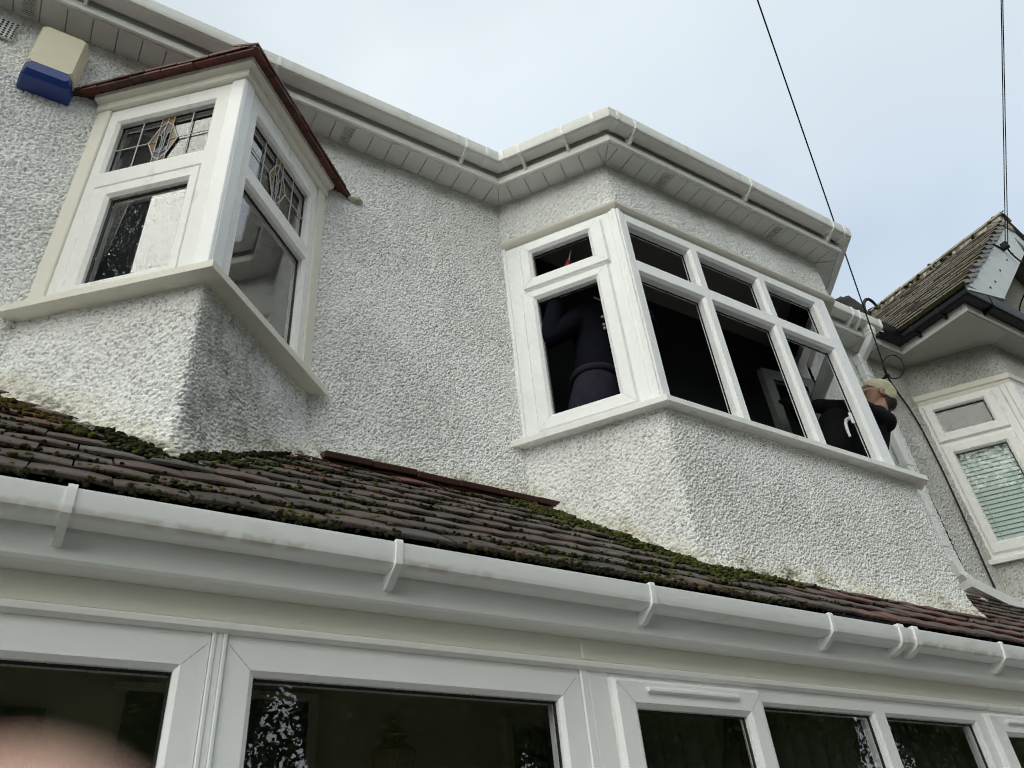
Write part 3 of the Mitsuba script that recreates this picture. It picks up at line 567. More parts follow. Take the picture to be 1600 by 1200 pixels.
# ------------------------------------------------------------------ porch roof: plain tiles one by one
TW, NC, Y0, DY = 0.192, 10, 1.943, 0.1045
pitch = math.atan(0.85)
def tile_mesh(seed):
    r = np.random.default_rng(seed); L, t = 0.20, 0.0155
    xs = np.linspace(-TW / 2 + 0.0022, TW / 2 - 0.0022, 5); prof = [(0.004, 0.0), (0.0, 0.004), (0.0, t - 0.004), (0.005, t), (0.10, t), (L, t), (L, 0.0)]
    v = []
    for x in xs:
        cam = 0.004 * (1 - (x / (TW / 2)) ** 2) + r.uniform(-.0008, .0008)
        for (a, b) in prof: v.append((x, a + r.uniform(-.0015, .0015) * (a < .01), b + cam))
    K = len(prof); q = [(i * K + j, (i + 1) * K + j, (i + 1) * K + (j + 1) % K, i * K + (j + 1) % K) for i in range(4) for j in range(K)]
    m = quads(v, [x[::-1] for x in q]); f = [[0, j, j + 1] for j in range(1, K - 1)]; f2 = [[4 * K, 4 * K + j + 1, 4 * K + j] for j in range(1, K - 1)]
    return fixn(tm(m.vertices, np.vstack([m.faces, f, f2])))
tiles = {(b, s): mikit.ply(tile_mesh(s), b, 25) for b in TILES for s in (1, 2)}
foot = so.unary_union([sg.Polygon(ORI + [(0.87, 3.3), (-.33, 3.3)]), sg.Polygon(BAYW + [(5.1, 3.3), (2.0, 3.3)])]).buffer(-0.10)
tails, laid = [], []
for c in range(NC):
    y = Y0 + c * DY; tilt = -math.atan2(0.0130, 0.137)
    for i in range(-8, 41):
        x = (i + 0.5 * (c % 2)) * TW
        if x > 7.35 or x < -1.35: continue
        if foot.contains(sg.Point(x - TW / 2, y)) and foot.contains(sg.Point(x + TW / 2, y)) and foot.contains(sg.Point(x, y + 0.05)): continue
        if y > 2.93 and (x < 0.80 or (2.2 < x < 5.0)): continue
        rr = rng.random(); redness = 0.05 + 0.40 * (c >= 8) + 0.75 * (x > 2.9 and x < 5.3) + .10 * (x < 0)
        b = TILES[3] if rr < redness * .75 else TILES[1] if rr < redness * .75 + .28 else TILES[int(rng.integers(0, 3))]
        z = float(roof_z(y)) + rng.uniform(-.003, .003); a = pitch + tilt + rng.normal(0, .010); ro = rng.normal(0, .010); ya = rng.normal(0, .006)
        M = np.eye(4); M[:3, :3] = trimesh.transformations.euler_matrix(a, ro, ya)[:3, :3]; M[:3, 3] = (x + rng.uniform(-.002, .002), y + rng.uniform(-.004, .004), z)
        laid.append((math.hypot(x - 1.2, 1.3 * (y - 1.6)), b, int(rng.integers(1, 3)), M)); tails.append((x, y, z))
laid.sort(key=lambda q: q[0])
for _, b, sd, M in laid[:292]: copy(hk('porch_roof__tile'), tiles[(b, sd)], M)
for b in TILES:                                         # those farthest along the roof stay joined
    ms = [tile_mesh(sd).apply_transform(M) for _, bb, sd, M in laid[292:] if bb == b]
    if ms: fk = add(hk('porch_roof__far_tiles'), cat(ms), b, 25); label(fk, kind='stuff')
add(hk('porch_roof__underlay'), quads([(-3.6, 1.94, roof_z(1.94) - .022), (8.5, 1.94, roof_z(1.94) - .022), (8.5, 3.02, roof_z(3.02) - .022), (-3.6, 3.02, roof_z(3.02) - .022)], [(0, 1, 2, 3)]), 'm_dark')
for i in range(9):                                      # crest tiles against the wall, raised in mortar
    x0 = 0.93 + i * 0.222
    m = box(0, 0.220, -0.075, 0.03, 0, 0.030, .004); m.apply_transform(trimesh.transformations.euler_matrix(pitch * .55, rng.normal(0, .01), rng.normal(0, .012))); m.apply_translation((x0, 2.925, roof_z(2.925) + 0.006 + rng.uniform(-.003, .003)))
    if x0 < 2.72: add(hk('porch_roof__crest_tile'), m, 'm_crest')
# moss: cushions along the tails, and heaps by the wall feet
def moss_lumps(spots, mean, seed, sub=1):
    r = np.random.default_rng(seed); base = [trimesh.creation.icosphere(sub, 1.0) for _ in range(6)]
    for b in base: b.vertices *= r.uniform(0.7, 1.25, (len(b.vertices), 1))
    vs, fs, o = [], [], 0
    for (x, y, z, s) in spots:
        b = base[int(r.integers(6))]; sc = mean * s * np.array([r.uniform(.8, 1.6), r.uniform(.7, 1.2), r.uniform(.5, .95)]); th = r.uniform(0, 6.28); c, sn = math.cos(th), math.sin(th)
        v = b.vertices * sc; v = np.c_[v[:, 0] * c - v[:, 1] * sn, v[:, 0] * sn + v[:, 1] * c, v[:, 2]] + (x, y, z); vs.append(v); fs.append(b.faces + o); o += len(v)
    return tm(np.concatenate(vs), np.concatenate(fs))
def c_row(y): return round((y - Y0) / DY)
def moss_density(x, y): return float(meshkit.fbm(np.array([[x * 2.3, y * 4.0, 1.0]]), 3, 21)[0])
spots_d, spots_g = [], []
for (x, y, z) in tails:
    if foot.contains(sg.Point(x, y)): continue
    dn = moss_density(x, y) + 0.16 * math.exp(-((x - 2.25) / 0.55) ** 2) + 0.05 * math.exp(-((x - .1) / .5) ** 2) - (0.5 if x > 3.1 else 0) - (.22 if y > 2.8 else 0)
    for _ in range(int(max(0.03, dn - 0.31 - .14 * math.sin(x * 7.1 + c_row(y) * 2.3)) * 150)):
        spots_d.append((x + rng.uniform(-.105, .105), y - rng.uniform(-0.006, .010), z + rng.uniform(-.004, .017), rng.uniform(.5, 1.1)))
    if dn > 0.53:
        for _ in range(int((dn - 0.50) * 140)):
            xx = x + rng.normal(0, .05); yy = y + rng.uniform(-.012, .035); spots_g.append((xx, yy, roof_z(yy) + .014 + rng.uniform(-.004, .004), rng.uniform(.5, 1.25)))
for P, Q, n, sp in [((-0.42, 3.02), (0.10, 2.52), 330, .045), ((2.02, 2.98), (2.60, 2.20), 1250, .095), ((2.5, 2.36), (3.0, 2.34), 260, .05), ((0.10, 2.48), (0.30, 2.38), 40, .02), ((0.3, 2.40), (0.62, 2.66), 50, .02)]:
    pl = Pl(P, Q)
    for _ in range(n):
        uu = rng.uniform(0, pl.L); hmp = float(meshkit.noise(np.array([[uu * 9, P[0], 0.3]]), 4)[0])
        if rng.random() > hmp * 1.5: continue
        p = pl.pt(uu, 0.08 + abs(rng.normal(0, sp)), 0); spots_g.append((p[0], p[1], roof_z(p[1]) + .016 + rng.uniform(-.004, .012), rng.uniform(.6, 1.5)))
for _ in range(620):                                    # black crust heaped round the oriel corner
    t = rng.uniform(-0.28, 0.62); base = np.array([0.269, 2.458]) + (np.array([0.741, 0.671]) * t if t > 0 else np.array([-0.741, 0.671]) * -t)
    p = base + np.array([0.25 * np.sign(t), -1.0]) * (0.075 + abs(rng.normal(0, .050)) * math.exp(-(t / .35) ** 2) + .01 * rng.random()); spots_d.append((p[0], p[1], float(roof_z(p[1])) + .018 + rng.uniform(-.006, .016), rng.uniform(.7, 1.7)))
add('moss', moss_lumps(spots_g, 0.0098, 5, 0), 'm_moss', True); label('moss', 'green and rusty moss cushions on the porch roof tiles below the walls', 'moss', kind='stuff')
add('dark_moss', moss_lumps(spots_d, 0.0082, 6, 0), 'm_moss_and_gap_shade', True); label('dark_moss', 'blackish moss filling the tails of the porch roof tile courses', 'moss', kind='stuff')
# broken mortar at the foot of the oriel corner
mv = []
for i in range(260):
    a = rng.uniform(-0.34, 0.40); p = np.array([0.269, 2.458]) + (np.array([-0.741, 0.671]) * -a if a < 0 else np.array([0.741, 0.671]) * a) + rng.normal(0, .008, 2)
    out = 0.065 + abs(rng.normal(0, .030)); p = p + np.array([0.3 * np.sign(a) * 1.0, -1.0]) * out
    s = trimesh.creation.icosphere(1, rng.uniform(.006, .017)); s.vertices *= rng.uniform(.6, 1.3, (len(s.vertices), 1)); s.vertices *= [1.3, 1, .6]; s.apply_translation((p[0], p[1], roof_z(p[1]) + .012)); mv.append(s)
add(hk('porch_roof__mortar_crumbs'), cat(mv), 'm_mortar'); label(hk('porch_roof__mortar_crumbs'), kind='stuff')

# ------------------------------------------------------------------ porch gutter, fascia, cream board
XL, XR = -3.6, 8.4
line = [(XL, 1.950), (XR, 1.950)]
add(hk('porch_gutter'), sweep(line, gutter_prof(0.004, 0.914, 0.984, 0.080)), 'm_gutter', 30)
pp = strap(0.004, 0.914, 0.984, 0.080, 0.872)
for x in (-0.85, 0.012, 0.836, 1.748, 2.632, 3.775, 4.8): add(hk('porch_gutter__bracket'), strap_mesh((x, 1.950), X, pp, 0.021), 'm_gutter', 30)
for x in (3.055, 3.150): add(hk('porch_gutter__union'), strap_mesh((x, 1.950), X, strap(0.004, 0.914, 0.984, 0.080, 0.885, 0.008), 0.034), 'm_gutter', 30)
add(hk('porch_fascia'), sweep(line, [(0.0, 0.985), (0.0, 0.845), (-0.006, 0.837), (-0.016, 0.835), (-0.075, 0.835), (-0.075, 0.855), (-0.02, 0.86), (-0.02, 0.985)]), 'm_fascia', 30)
b1, b2 = [(XL, 2.020), (1.5395, 2.020)], [(1.5705, 2.020), (XR, 2.020)]
cp = [(0.0, 0.834), (0.0, 0.7665), (-0.012, 0.7665), (-0.012, 0.834)]
add(hk('cream_board'), sweep(b1, cp), 'm_cream'); add(hk('cream_board'), sweep(b2, cp), 'm_cream')
add(hk('board_joint'), box(1.5385, 1.5715, 2.0165, 2.03, 0.7668, 0.8335, .002), 'm_cream')
sc_ = []
for x, z in [(-0.25, .80), (0.10, .797), (0.355, .800), (0.62, .787), (0.93, .81), (1.49, .776), (1.60, .776), (1.31, .80), (2.4, .80), (3.2, .795)]:
    c = trimesh.creation.cylinder(0.0045, 0.004, sections=12); c.apply_transform(trimesh.transformations.rotation_matrix(math.pi / 2, [1, 0, 0])); c.apply_translation((x, 2.019, z)); sc_.append(c)
for c in sc_: add(hk('cream_board__screw_cap'), c, 'm_cream_trim', 30)
for x, z in [(0.40, .878), (-0.22, .872), (1.22, .868), (2.15, .87)]:
    c = trimesh.creation.cylinder(0.006, 0.003, sections=14); c.apply_transform(trimesh.transformations.rotation_matrix(math.pi / 2, [1, 0, 0])); c.apply_translation((x, 1.9492, z)); add(hk('porch_fascia__screw_cap'), c, 'm_pvc_old', 30)
add(hk('window_head_trim'), sweep([(XL, 2.030), (XR, 2.030)], [(0.0, 0.7655), (0.014, 0.7635), (0.020, 0.757), (0.020, 0.744), (0.010, 0.738), (0.0, 0.736)]), 'm_pvc_old', 30)

# ------------------------------------------------------------------ ground floor windows
pw = Pl((0, 2.032), (1, 2.032)); Zb = -0.75
def win(key, outer, holes, mat_, sash=None, vents=()):
    w = fresh(hk(key)); labels[w] = {}
    add(f'{w}__frame', plate(pw, outer, holes, 0.0, -0.030, bev=(0.013, 0.012), och=0.002), mat_)
    add(f'{w}__gasket', cat([gasket(pw, h, -0.030, 0.013, 0.007) for h in holes]), 'm_gasket')
    for h in holes: add(f'{w}__pane', pane(pw, h, -0.030, 0.013), 'm_glass')
    sm = add(f'{w}__seam', cat([seams(pw, h, min(.058, outer[1] - h[1], 10) * .98, 0.0) for h in holes]), 'm_seam'); label(sm, kind='stuff')
    return w
win('porch_window', (-1.15, 0.402, Zb, 0.740), [(-1.08, 0.340, Zb + .07, 0.655)], 'm_pvc')
add(hk('joining_post'), cat([pw.bar(0.4035, 0.4135, -.05, 0.008, Zb, 0.740, .002), pw.bar(0.4145, 0.430, -.05, 0.004, Zb, 0.740, .002), pw.bar(0.431, 0.4405, -.05, 0.009, Zb, 0.740, .002)]), 'm_pvc')
win('porch_window', (0.442, 1.527, Zb, 0.740), [(0.506, 1.455, Zb + .07, 0.655)], 'm_pvc')
add(hk('wide_post'), cat([pw.bar(1.5285, 1.557, -.05, 0.006, Zb, 0.740, .003), pw.bar(1.5585, 1.6325, -.05, 0.003, Zb, 0.740, .003)]), 'm_pvc')
w = fresh(hk('porch_window')); labels[w] = {}
h3 = [(1.650, 2.300, Zb + .03, 0.715), (2.322, 2.945, Zb + .07, 0.688), (3.005, 3.630, Zb + .07, 0.688), (3.700, 4.33, Zb + .03, 0.715)]
add(f'{w}__frame', plate(pw, (1.634, 4.42, Zb, 0.738), h3, 0.0, -0.030, bev=(.010, .010), och=.002), 'm_pvc')
for (a, b, c, d), (ga, gb, gc, gd) in (((1.6405, 2.3045, Zb + .02, 0.722), (1.718, 2.236, Zb + .10, 0.646)), ((3.695, 4.335, Zb + .02, 0.722), (3.785, 4.26, Zb + .10, 0.646))):
    add(f'{w}__casement', plate(pw, (a, b, c, d), [(ga, gb, gc, gd)], 0.020, -0.012, bev=(.015, .013), och=.012, back=-.02), 'm_pvc')
    add(f'{w}__gasket', gasket(pw, (ga, gb, gc, gd), -0.012, .015, .007), 'm_gasket'); add(f'{w}__pane', pane(pw, (ga, gb, gc, gd), -0.012, .015), 'm_glass')
    sm = add(f'{w}__seam', seams(pw, (ga, gb, gc, gd), .060, 0.020), 'm_seam'); label(sm, kind='stuff')
    c = (ga + gb) / 2; add(f'{w}__trickle_vent', pw.bar(c - .205, c + .205, 0.018, 0.034, 0.678, 0.694, .004), 'm_pvc')
for h in h3[1:3]:
    add(f'{w}__gasket', gasket(pw, h, -0.030, .010, .007), 'm_gasket'); add(f'{w}__pane', pane(pw, h, -0.030, .010), 'm_glass')
add(hk('dwarf_wall'), box(XL, XR, 1.99, 2.12, -1.55, Zb - .002), 'm_render')
add(hk('porch_end_glazing'), pw.bar(4.424, XR, -.05, 0.0, Zb, 0.738), 'm_pvc'); add(hk('porch_end_glazing'), pw.bar(XL, -1.152, -.05, 0.0, Zb, 0.738), 'm_pvc')
# inside the porch: cream back wall, dark openings, curtain, ceiling
add(hk('porch_back_wall'), quads([(XL, 3.05, -1.55), (XR, 3.05, -1.55), (XR, 3.05, 1.6), (XL, 3.05, 1.6)], [(0, 1, 2, 3)]), 'm_porch_wall')
add(hk('porch_ceiling'), quads([(XL, 2.10, 0.83), (XR, 2.10, 0.83), (XR, 3.05, 1.30), (XL, 3.05, 1.30)], [(0, 1, 2, 3)]), 'm_room_pale')
add(hk('porch_floor'), quads([(XL, 2.10, -1.40), (XR, 2.10, -1.40), (XR, 3.05, -1.40), (XL, 3.05, -1.40)], [(0, 1, 2, 3)]), 'm_dark')
add(hk('inner_doorway'), box(0.35, 0.985, 3.02, 3.06, -1.4, 0.87), 'm_dark'); add(hk('inner_doorway'), box(1.87, 3.3, 3.02, 3.06, -1.0, 0.83), 'm_dark')
add(hk('inner_doorway'), box(-1.0, 0.12, 3.02, 3.06, -1.0, 0.80), 'm_dark')
add(hk('inner_doorway__architrave'), cat([box(0.985, 1.02, 3.0, 3.05, -1.4, .90, .004), box(1.835, 1.868, 3.0, 3.05, -1.0, .86, .004), box(.30, 1.02, 3.0, 3.05, .872, .90, .004)]), 'm_porch_wall')
cv = []; nx = 160
for j, zc in enumerate((0.70, -1.3)):
    for i in range(nx): cv.append((1.74 + i * 0.013, 2.16 + 0.018 * math.sin(i * 0.9) + .006 * math.sin(i * 2.3), zc))
add(hk('curtain'), quads(cv, [(i, i + 1, nx + i + 1, nx + i) for i in range(nx - 1)]), 'm_curtain', True)

# ------------------------------------------------------------------ things on the house
# alarm box: cream cover with blue lower lens
def loft(secs):
    n = len(secs[0]); v = np.concatenate(secs); q = [(i * n + j, i * n + (j + 1) % n, (i + 1) * n + (j + 1) % n, (i + 1) * n + j) for i in range(len(secs) - 1) for j in range(n)]
    m = quads(v, q); f = [[0, j, j + 1] for j in range(1, n - 1)]; f2 = [[(len(secs) - 1) * n + a for a in (0, j + 1, j)] for j in range(1, n - 1)]
    return fixn(tm(v, np.vstack([m.faces, f, f2])))
def asec(x0, x1, z0, z1, y, c=.012): return np.array([(x0 + c, y, z0), (x1 - c, y, z0), (x1, y, z0 + c), (x1, y, z1 - c), (x1 - c, y, z1), (x0 + c, y, z1), (x0, y, z1 - c), (x0, y, z0 + c)])
AX0, AX1 = -0.690, -0.478
label('alarm_box', 'cream alarm box with a blue lower half on the roughcast wall under the eaves', 'alarm box')
def cov(z0, z1, d0, d1, gr):
    return loft([asec(AX0 - .012, AX1 + .012, z0[0], z1[0], 2.992), asec(AX0, AX1, z0[1], z1[1], 2.992 - d1 + .02), asec(AX0 + .012, AX1 - .012, z0[2], z1[2], 2.992 - d1, .016)])
add('alarm_box__cover', cov((3.758, 3.760, 3.762), (4.105, 4.095, 4.075), 0, .112, 0), 'm_alarm', 25)
add('alarm_box__lens', cov((3.662, 3.668, 3.700), (3.756, 3.758, 3.760), 0, .111, 0), 'm_blue', 25)
add('alarm_box__screw', cat([trimesh.creation.icosphere(1, .006).apply_translation((AX1 - .005, 2.93, z)) for z in (4.00, 3.85)]), 'm_dark', True)
# air brick cover high on the wall at the left edge
label('wall_vent', 'perforated grey wall vent at the left edge beside the alarm box', 'vent')
add('wall_vent__plate', box(-1.10, -0.80, 2.976, 2.99, 3.985, 4.13, .004), 'm_soffit')
for i in range(14):
    for j in range(7):
        c = trimesh.creation.cylinder(0.0062, 0.003, sections=8); c.apply_transform(trimesh.transformations.rotation_matrix(math.pi / 2, [1, 0, 0])); c.apply_translation((-1.08 + i * .021, 2.9752, 3.997 + j * .020)); mv = c if (i, j) == (0, 0) else cat([mv, c])
add('wall_vent__hole', mv, 'm_gasket'); label('wall_vent__hole', kind='stuff')
# downpipe: outlet, swan neck, drop, and the raking trough over the right roof
def sqtube(pts, w, d):
    P = np.array(pts, float); secs = []
    for i, p in enumerate(P):
        t = (P[min(i + 1, len(P) - 1)] - P[max(i - 1, 0)]); t /= np.linalg.norm(t); a = np.array([1.0, 0, 0]); a = a - (a @ t) * t; a /= np.linalg.norm(a); b = np.cross(t, a)
        c = .008; prof = [(w / 2 - c, -d / 2), (w / 2, -d / 2 + c), (w / 2, d / 2 - c), (w / 2 - c, d / 2), (-w / 2 + c, d / 2), (-w / 2, d / 2 - c), (-w / 2, -d / 2 + c), (-w / 2 + c, -d / 2)]
        secs.append(np.array([p + a * x + b * y for x, y in prof]))
    return loft(secs)
dk = hk('downpipe'); labels[dk] = {}
add(f'{dk}__outlet', cat([sqtube([(5.80, 2.772, 4.345), (5.80, 2.772, 4.27)], .090, .082), sqtube([(5.80, 2.772, 4.272), (5.80, 2.772, 4.235)], .080, .074)]), 'm_gutter', 25)
add(f'{dk}__offset', sqtube([(5.80, 2.772, 4.24), (5.797, 2.79, 4.195), (5.765, 2.925, 4.06), (5.76, 2.940, 4.015)], .070, .068), 'm_gutter', 25)
for z0, z1 in ((4.10, 4.01), (3.90, 3.86), (3.00, 2.96), (2.55, 2.51), (2.28, 2.25)): add(f'{dk}__socket', sqtube([(5.76, 2.940, z0), (5.76, 2.940, z1)], .080, .076), 'm_gutter', 25)
add(f'{dk}__pipe', sqtube([(5.76, 2.940, 4.03), (5.76, 2.940, 2.06)], .068, .066), 'm_gutter', 25)
add(f'{dk}__shoe', sqtube([(5.755, 2.93, 2.13), (5.765, 2.92, 2.03), (5.85, 2.91, 1.965)], .085, .085), 'm_gutter', 25)
add(f'{dk}__raking_trough', sqtube([(5.78, 2.89, 1.985), (7.6, 2.89, 1.535)], .10, .095) if False else loft([np.array([(x, 2.86, z - .045), (x, 2.96, z - .045), (x, 2.96, z + .045), (x, 2.86, z + .045)]) for x, z in ((5.77, 1.965), (5.82, 1.952), (8.3, 1.40))]), 'm_gutter', 25)
# lead flashing with a curled end behind the right-hand gutter
r_ = np.random.default_rng(3); fl = trimesh.creation.icosphere(3, 1.0); fl.vertices *= (0.75 + 0.5 * meshkit.fbm(fl.vertices * 2.2 + 5, 3, 2))[:, None]; fl.vertices *= [.24, .08, .24]; fl.apply_translation((6.04, 2.95, 4.70))
label('loose_flashing', 'dark crumpled flashing with a curled tail sticking up behind the white gutter', 'flashing')
add('loose_flashing__sheet', fl, 'm_lead', 30)
add('loose_flashing__curl', tube(spline([(6.20, 2.95, 4.60), (6.25, 2.95, 4.78), (6.30, 2.95, 4.93), (6.39, 2.95, 5.05), (6.50, 2.95, 5.09), (6.56, 2.95, 5.03), (6.50, 2.95, 4.985)], 24), np.linspace(.026, .012, 24), 7), 'm_lead', True)
# black gutter mesh on the porch gutter
gm = [tube([(x, 1.90, .985), (x, 1.885, 1.003), (x, 1.915, 1.018), (x, 1.95, 1.012)], .0012, 4) for x in np.arange(2.72, 3.12, .010)] + [tube([(2.72, y, z), (3.12, y, z)], .0012, 4) for y, z in ((1.90, .985), (1.885, 1.003), (1.915, 1.018))]
label('gutter_guard', 'short black plastic mesh curled in the porch gutter under the bay', 'gutter mesh'); add('gutter_guard__mesh', cat(gm), 'm_black_pvc')

# telephone cables
def sagline(A, B, sag, n=60):
    t = np.linspace(0, 1, n)[:, None]; P = np.array(A) * (1 - t) + np.array(B) * t; P[:, 2] -= (4 * sag * t * (1 - t))[:, 0]; return P
A1 = np.array([6.093, 2.93, 3.985]); P1 = np.array([3.19, 1.25, 5.10]); far = A1 + (P1 - A1) * 5.0
drop = spline([A1, (6.16, 2.955, 3.93), (6.28, 2.968, 3.72), (6.345, 2.97, 3.37), (6.35, 2.97, 2.9), (6.31, 2.965, 2.4), (6.235, 2.94, 1.93)], 50)
label('telephone_cable', 'single black cable crossing the sky in front of the bay and running down the wall', 'cable')
add('telephone_cable__span', tube(sagline(A1, far, 0.03), 0.0052, 6), 'm_cable', True)
add('telephone_cable__drop', tube(drop, 0.0075, 6), 'm_cable', True)
th = np.linspace(-3.05, 3.05, 40); lp = np.array([5.955, 2.778, 3.937]) + .235 * np.cos(th)[:, None] * np.array([.775, 0, .63]) + .10 * np.sin(th)[:, None] * np.array([-.63, 0, .775])
add('telephone_cable__loop', tube(lp, 0.0055, 6), 'm_cable', True)
add('telephone_cable__clamp', cat([box(6.075, 6.112, 2.912, 2.948, 3.97, 4.00, .004), box(6.085, 6.103, 2.946, 3.0, 3.977, 3.993)]), 'm_cable')
for i, (dx, x_px) in enumerate(((0.0, 0), (0.045, 1))):
    A2 = np.array([7.66 + dx, 1.975, 5.54]); B2 = A2 + (np.array([5.63, 0.504, 6.067]) + np.array([dx * .5, 0, 0]) - A2) * 5
    kk = fresh('overhead_wire')
    add(kk, tube(sagline(A2, B2, 0.02), 0.0045, 5), 'm_cable', True)
    label(kk, ('left' if i == 0 else 'right') + ' one of the two thin wires rising from the gable apex', 'wire', 'wires at the gable apex')

# ------------------------------------------------------------------ neighbour: soffit, black gutter, gable, window
NF = [(6.02, 2.835), (6.34, 2.835), (6.34, 2.165), (10.36, 2.165)]
add(nk('fascia'), sweep(NF, [(0, 4.25), (0.006, 4.234), (0.018, 4.234), (0.018, 4.45), (0, 4.45)]), 'm_soffit', 30)
add(nk('gutter'), sweep([(5.975, 2.835)] + NF[1:], gutter_prof(0.02, 4.305, 4.425, 0.105)), 'm_black_pvc', 30)
for P, u in [((6.34, 2.60), np.array([0, -1.0])), ((6.34, 2.33), np.array([0, -1.0])), ((6.6, 2.165), X), ((7.3, 2.165), X)]: add(nk('gutter__clip'), strap_mesh(P, u, strap(.02, 4.305, 4.425, .105, 4.27), .02), 'm_black_pvc', 30)
sp_ = sg.Polygon([(6.02, 3.02), (6.02, 2.84), (6.345, 2.84), (6.345, 2.17), (9.8, 2.17), (9.8, 2.38), (6.97, 2.38), (6.5, 3.02)])
m = trimesh.creation.extrude_polygon(sp_, 0.012, engine='earcut'); m.apply_translation((0, 0, SOF)); add(nk('soffit'), fixn(m), 'm_soffit_old')
for i in range(14): add(nk('soffit__groove_strip'), box(7.0 + i * .2, 7.004 + i * .2, 2.175, 2.37, SOF - .0015, SOF + .002), 'm_seam')
RX, RZ, EZ, EX = 8.30, 6.28, 4.385, 6.20
gs = (RZ - EZ) / (RX - EX)
gt, gd, ge = [], [], []; nr, gl = 15, math.hypot(RX - EX, RZ - EZ); ga = math.atan(gs); gstep = gl / nr
r_ = np.random.default_rng(9)
for c in range(nr):
    t0 = c * gstep
    for i in range(-1, 24):
        y = 2.02 + (i + .5 * (c % 2)) * 0.205
        y0 = max(y, 2.015)
        if y + .2 - y0 < .04: continue
        m = box(0, gstep + .09, 0.001, y + .2 - y0, 0, .034); lift_ = r_.uniform(0, .007)
        M = trimesh.transformations.euler_matrix(0, -(ga - math.atan2(.046, .19)), 0); m.apply_transform(M)
        m.apply_translation((EX + t0 * math.cos(ga) + r_.uniform(-.008, .008), y0, EZ + t0 * math.sin(ga) + lift_)); gt.append(m)
        d_ = box(-.006, .02, 0, y + .205 - y0, -.014, .0215 + r_.uniform(-.003, .003)); d_.apply_transform(M); d_.apply_translation((EX + t0 * math.cos(ga), y0, EZ + t0 * math.sin(ga) + lift_)); gd.append(d_)  # dark strip painting the shade in the gap under each tile tail
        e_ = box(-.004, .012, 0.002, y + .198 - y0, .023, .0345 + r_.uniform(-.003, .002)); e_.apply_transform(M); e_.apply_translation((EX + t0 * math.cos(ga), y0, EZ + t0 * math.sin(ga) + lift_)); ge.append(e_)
add(nk('gable_tiles'), cat(gt), 'm_gable_tile'); label(nk('gable_tiles'), kind='stuff')
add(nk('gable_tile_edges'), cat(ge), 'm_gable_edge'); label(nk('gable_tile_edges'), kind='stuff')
add(nk('gable_gap_shade'), cat(gd), 'm_moss_and_gap_shade'); label(nk('gable_gap_shade'), kind='stuff')
add(nk('gable_deck'), quads([(EX, 2.03, EZ - .02), (EX, 8, EZ - .02), (RX, 8, RZ - .02), (RX, 2.03, RZ - .02)], [(0, 1, 2, 3)]), 'm_dark')
add(nk('gable_right_slope'), quads([(RX, 2.0, RZ + .02), (RX, 8, RZ + .02), (2 * RX - EX, 8, EZ), (2 * RX - EX, 2.0, EZ)], [(0, 1, 2, 3)]), 'm_gable_tile')
for i in range(13):                                     # ridge tiles
    y0 = 1.99 + i * .45; th = np.linspace(math.radians(20), math.radians(160), 9); secs = []
    for yy, s in ((y0 + .004, 1.05 if i % 2 else 1.0), (y0 + .44, 1.0)):
        o = np.c_[RX + .125 * s * np.cos(th), np.full(9, yy), RZ - .045 + .125 * s * np.sin(th)]; q = np.c_[RX + .105 * s * np.cos(th[::-1]), np.full(9, yy), RZ - .045 + .105 * s * np.sin(th[::-1])]; secs.append(np.vstack([o, q]))
    add(nk('ridge_tile'), loft(secs) if False else fixn(tm(*(lambda v, n: (v, quads(v, [(j, (j + 1) % n, n + (j + 1) % n, n + j) for j in range(n)] + [(j, n - 1 - j, n - 2 - j, j + 1) for j in range(8)] + [(n + j, n + j + 1, 2 * n - 2 - j, 2 * n - 1 - j) for j in range(8)]).faces))(np.vstack(secs), 18))), 'm_ridge', 40)
lich = [(RX + dx_, 2.0 + int(r_.random() * 9) * .45 + r_.normal(0, .03), RZ - .045 + math.sqrt(.125 ** 2 - dx_ ** 2), r_.uniform(.5, 1.4)) for dx_ in r_.uniform(-.11, .0, 26)]
add(nk('ridge_bed'), box(RX - .10, RX + .10, 2.02, 7.8, RZ - .16, RZ + .035), 'm_mortar')
lich += [(RX - .12 + r_.uniform(-.03, .02), 2.1 + r_.random() * 4.2, RZ - .03, r_.uniform(.8, 1.8)) for _ in range(60)]
add(nk('ridge_moss'), moss_lumps(lich, .016, 11), 'm_moss', True); label(nk('ridge_moss'), kind='stuff')
# bargeboards: deep white boards under both verges
def barge(sign):
    P = [(0.0, 0.0), (0.0, -.50)]
    x = lambda t: RX + sign * t
    pts = [(x(0), RZ - .03), (x(RX - EX - .02), EZ - .035 + .0), (x(RX - EX - .02 - .70), EZ + .13), (x(0), RZ - .53)] if sign < 0 else [(x(0.001), RZ - .03), (x(RX - EX), EZ - .03), (x(RX - EX - .25), EZ - .03), (x(0.001), RZ - .27)]
    m = trimesh.creation.extrude_polygon(sg.Polygon(pts), .024, engine='earcut'); v = np.asarray(m.vertices); return fixn(tm(np.c_[v[:, 0], 2.038 + v[:, 2], v[:, 1]], m.faces))
add(nk('bargeboard'), barge(-1), 'm_barge'); add(nk('bargeboard'), barge(1), 'm_barge')
add(nk('bargeboard__foot'), loft([np.array([(6.23, y, 4.335), (6.92, y, 4.50), (6.92, y, 4.53), (6.23, y, 4.365)]) for y in (2.03, 2.36)]), 'm_barge')
for x, z in ((7.62, 5.33), (7.25, 5.02), (6.95, 4.74), (7.9, 5.55), (6.75, 4.58)):
    c = trimesh.creation.cylinder(.011, .01, sections=10); c.apply_transform(trimesh.transformations.rotation_matrix(math.pi / 2, [1, 0, 0])); c.apply_translation((x, 2.036, z)); add(nk('bargeboard__nail_hole'), c, 'm_dark')
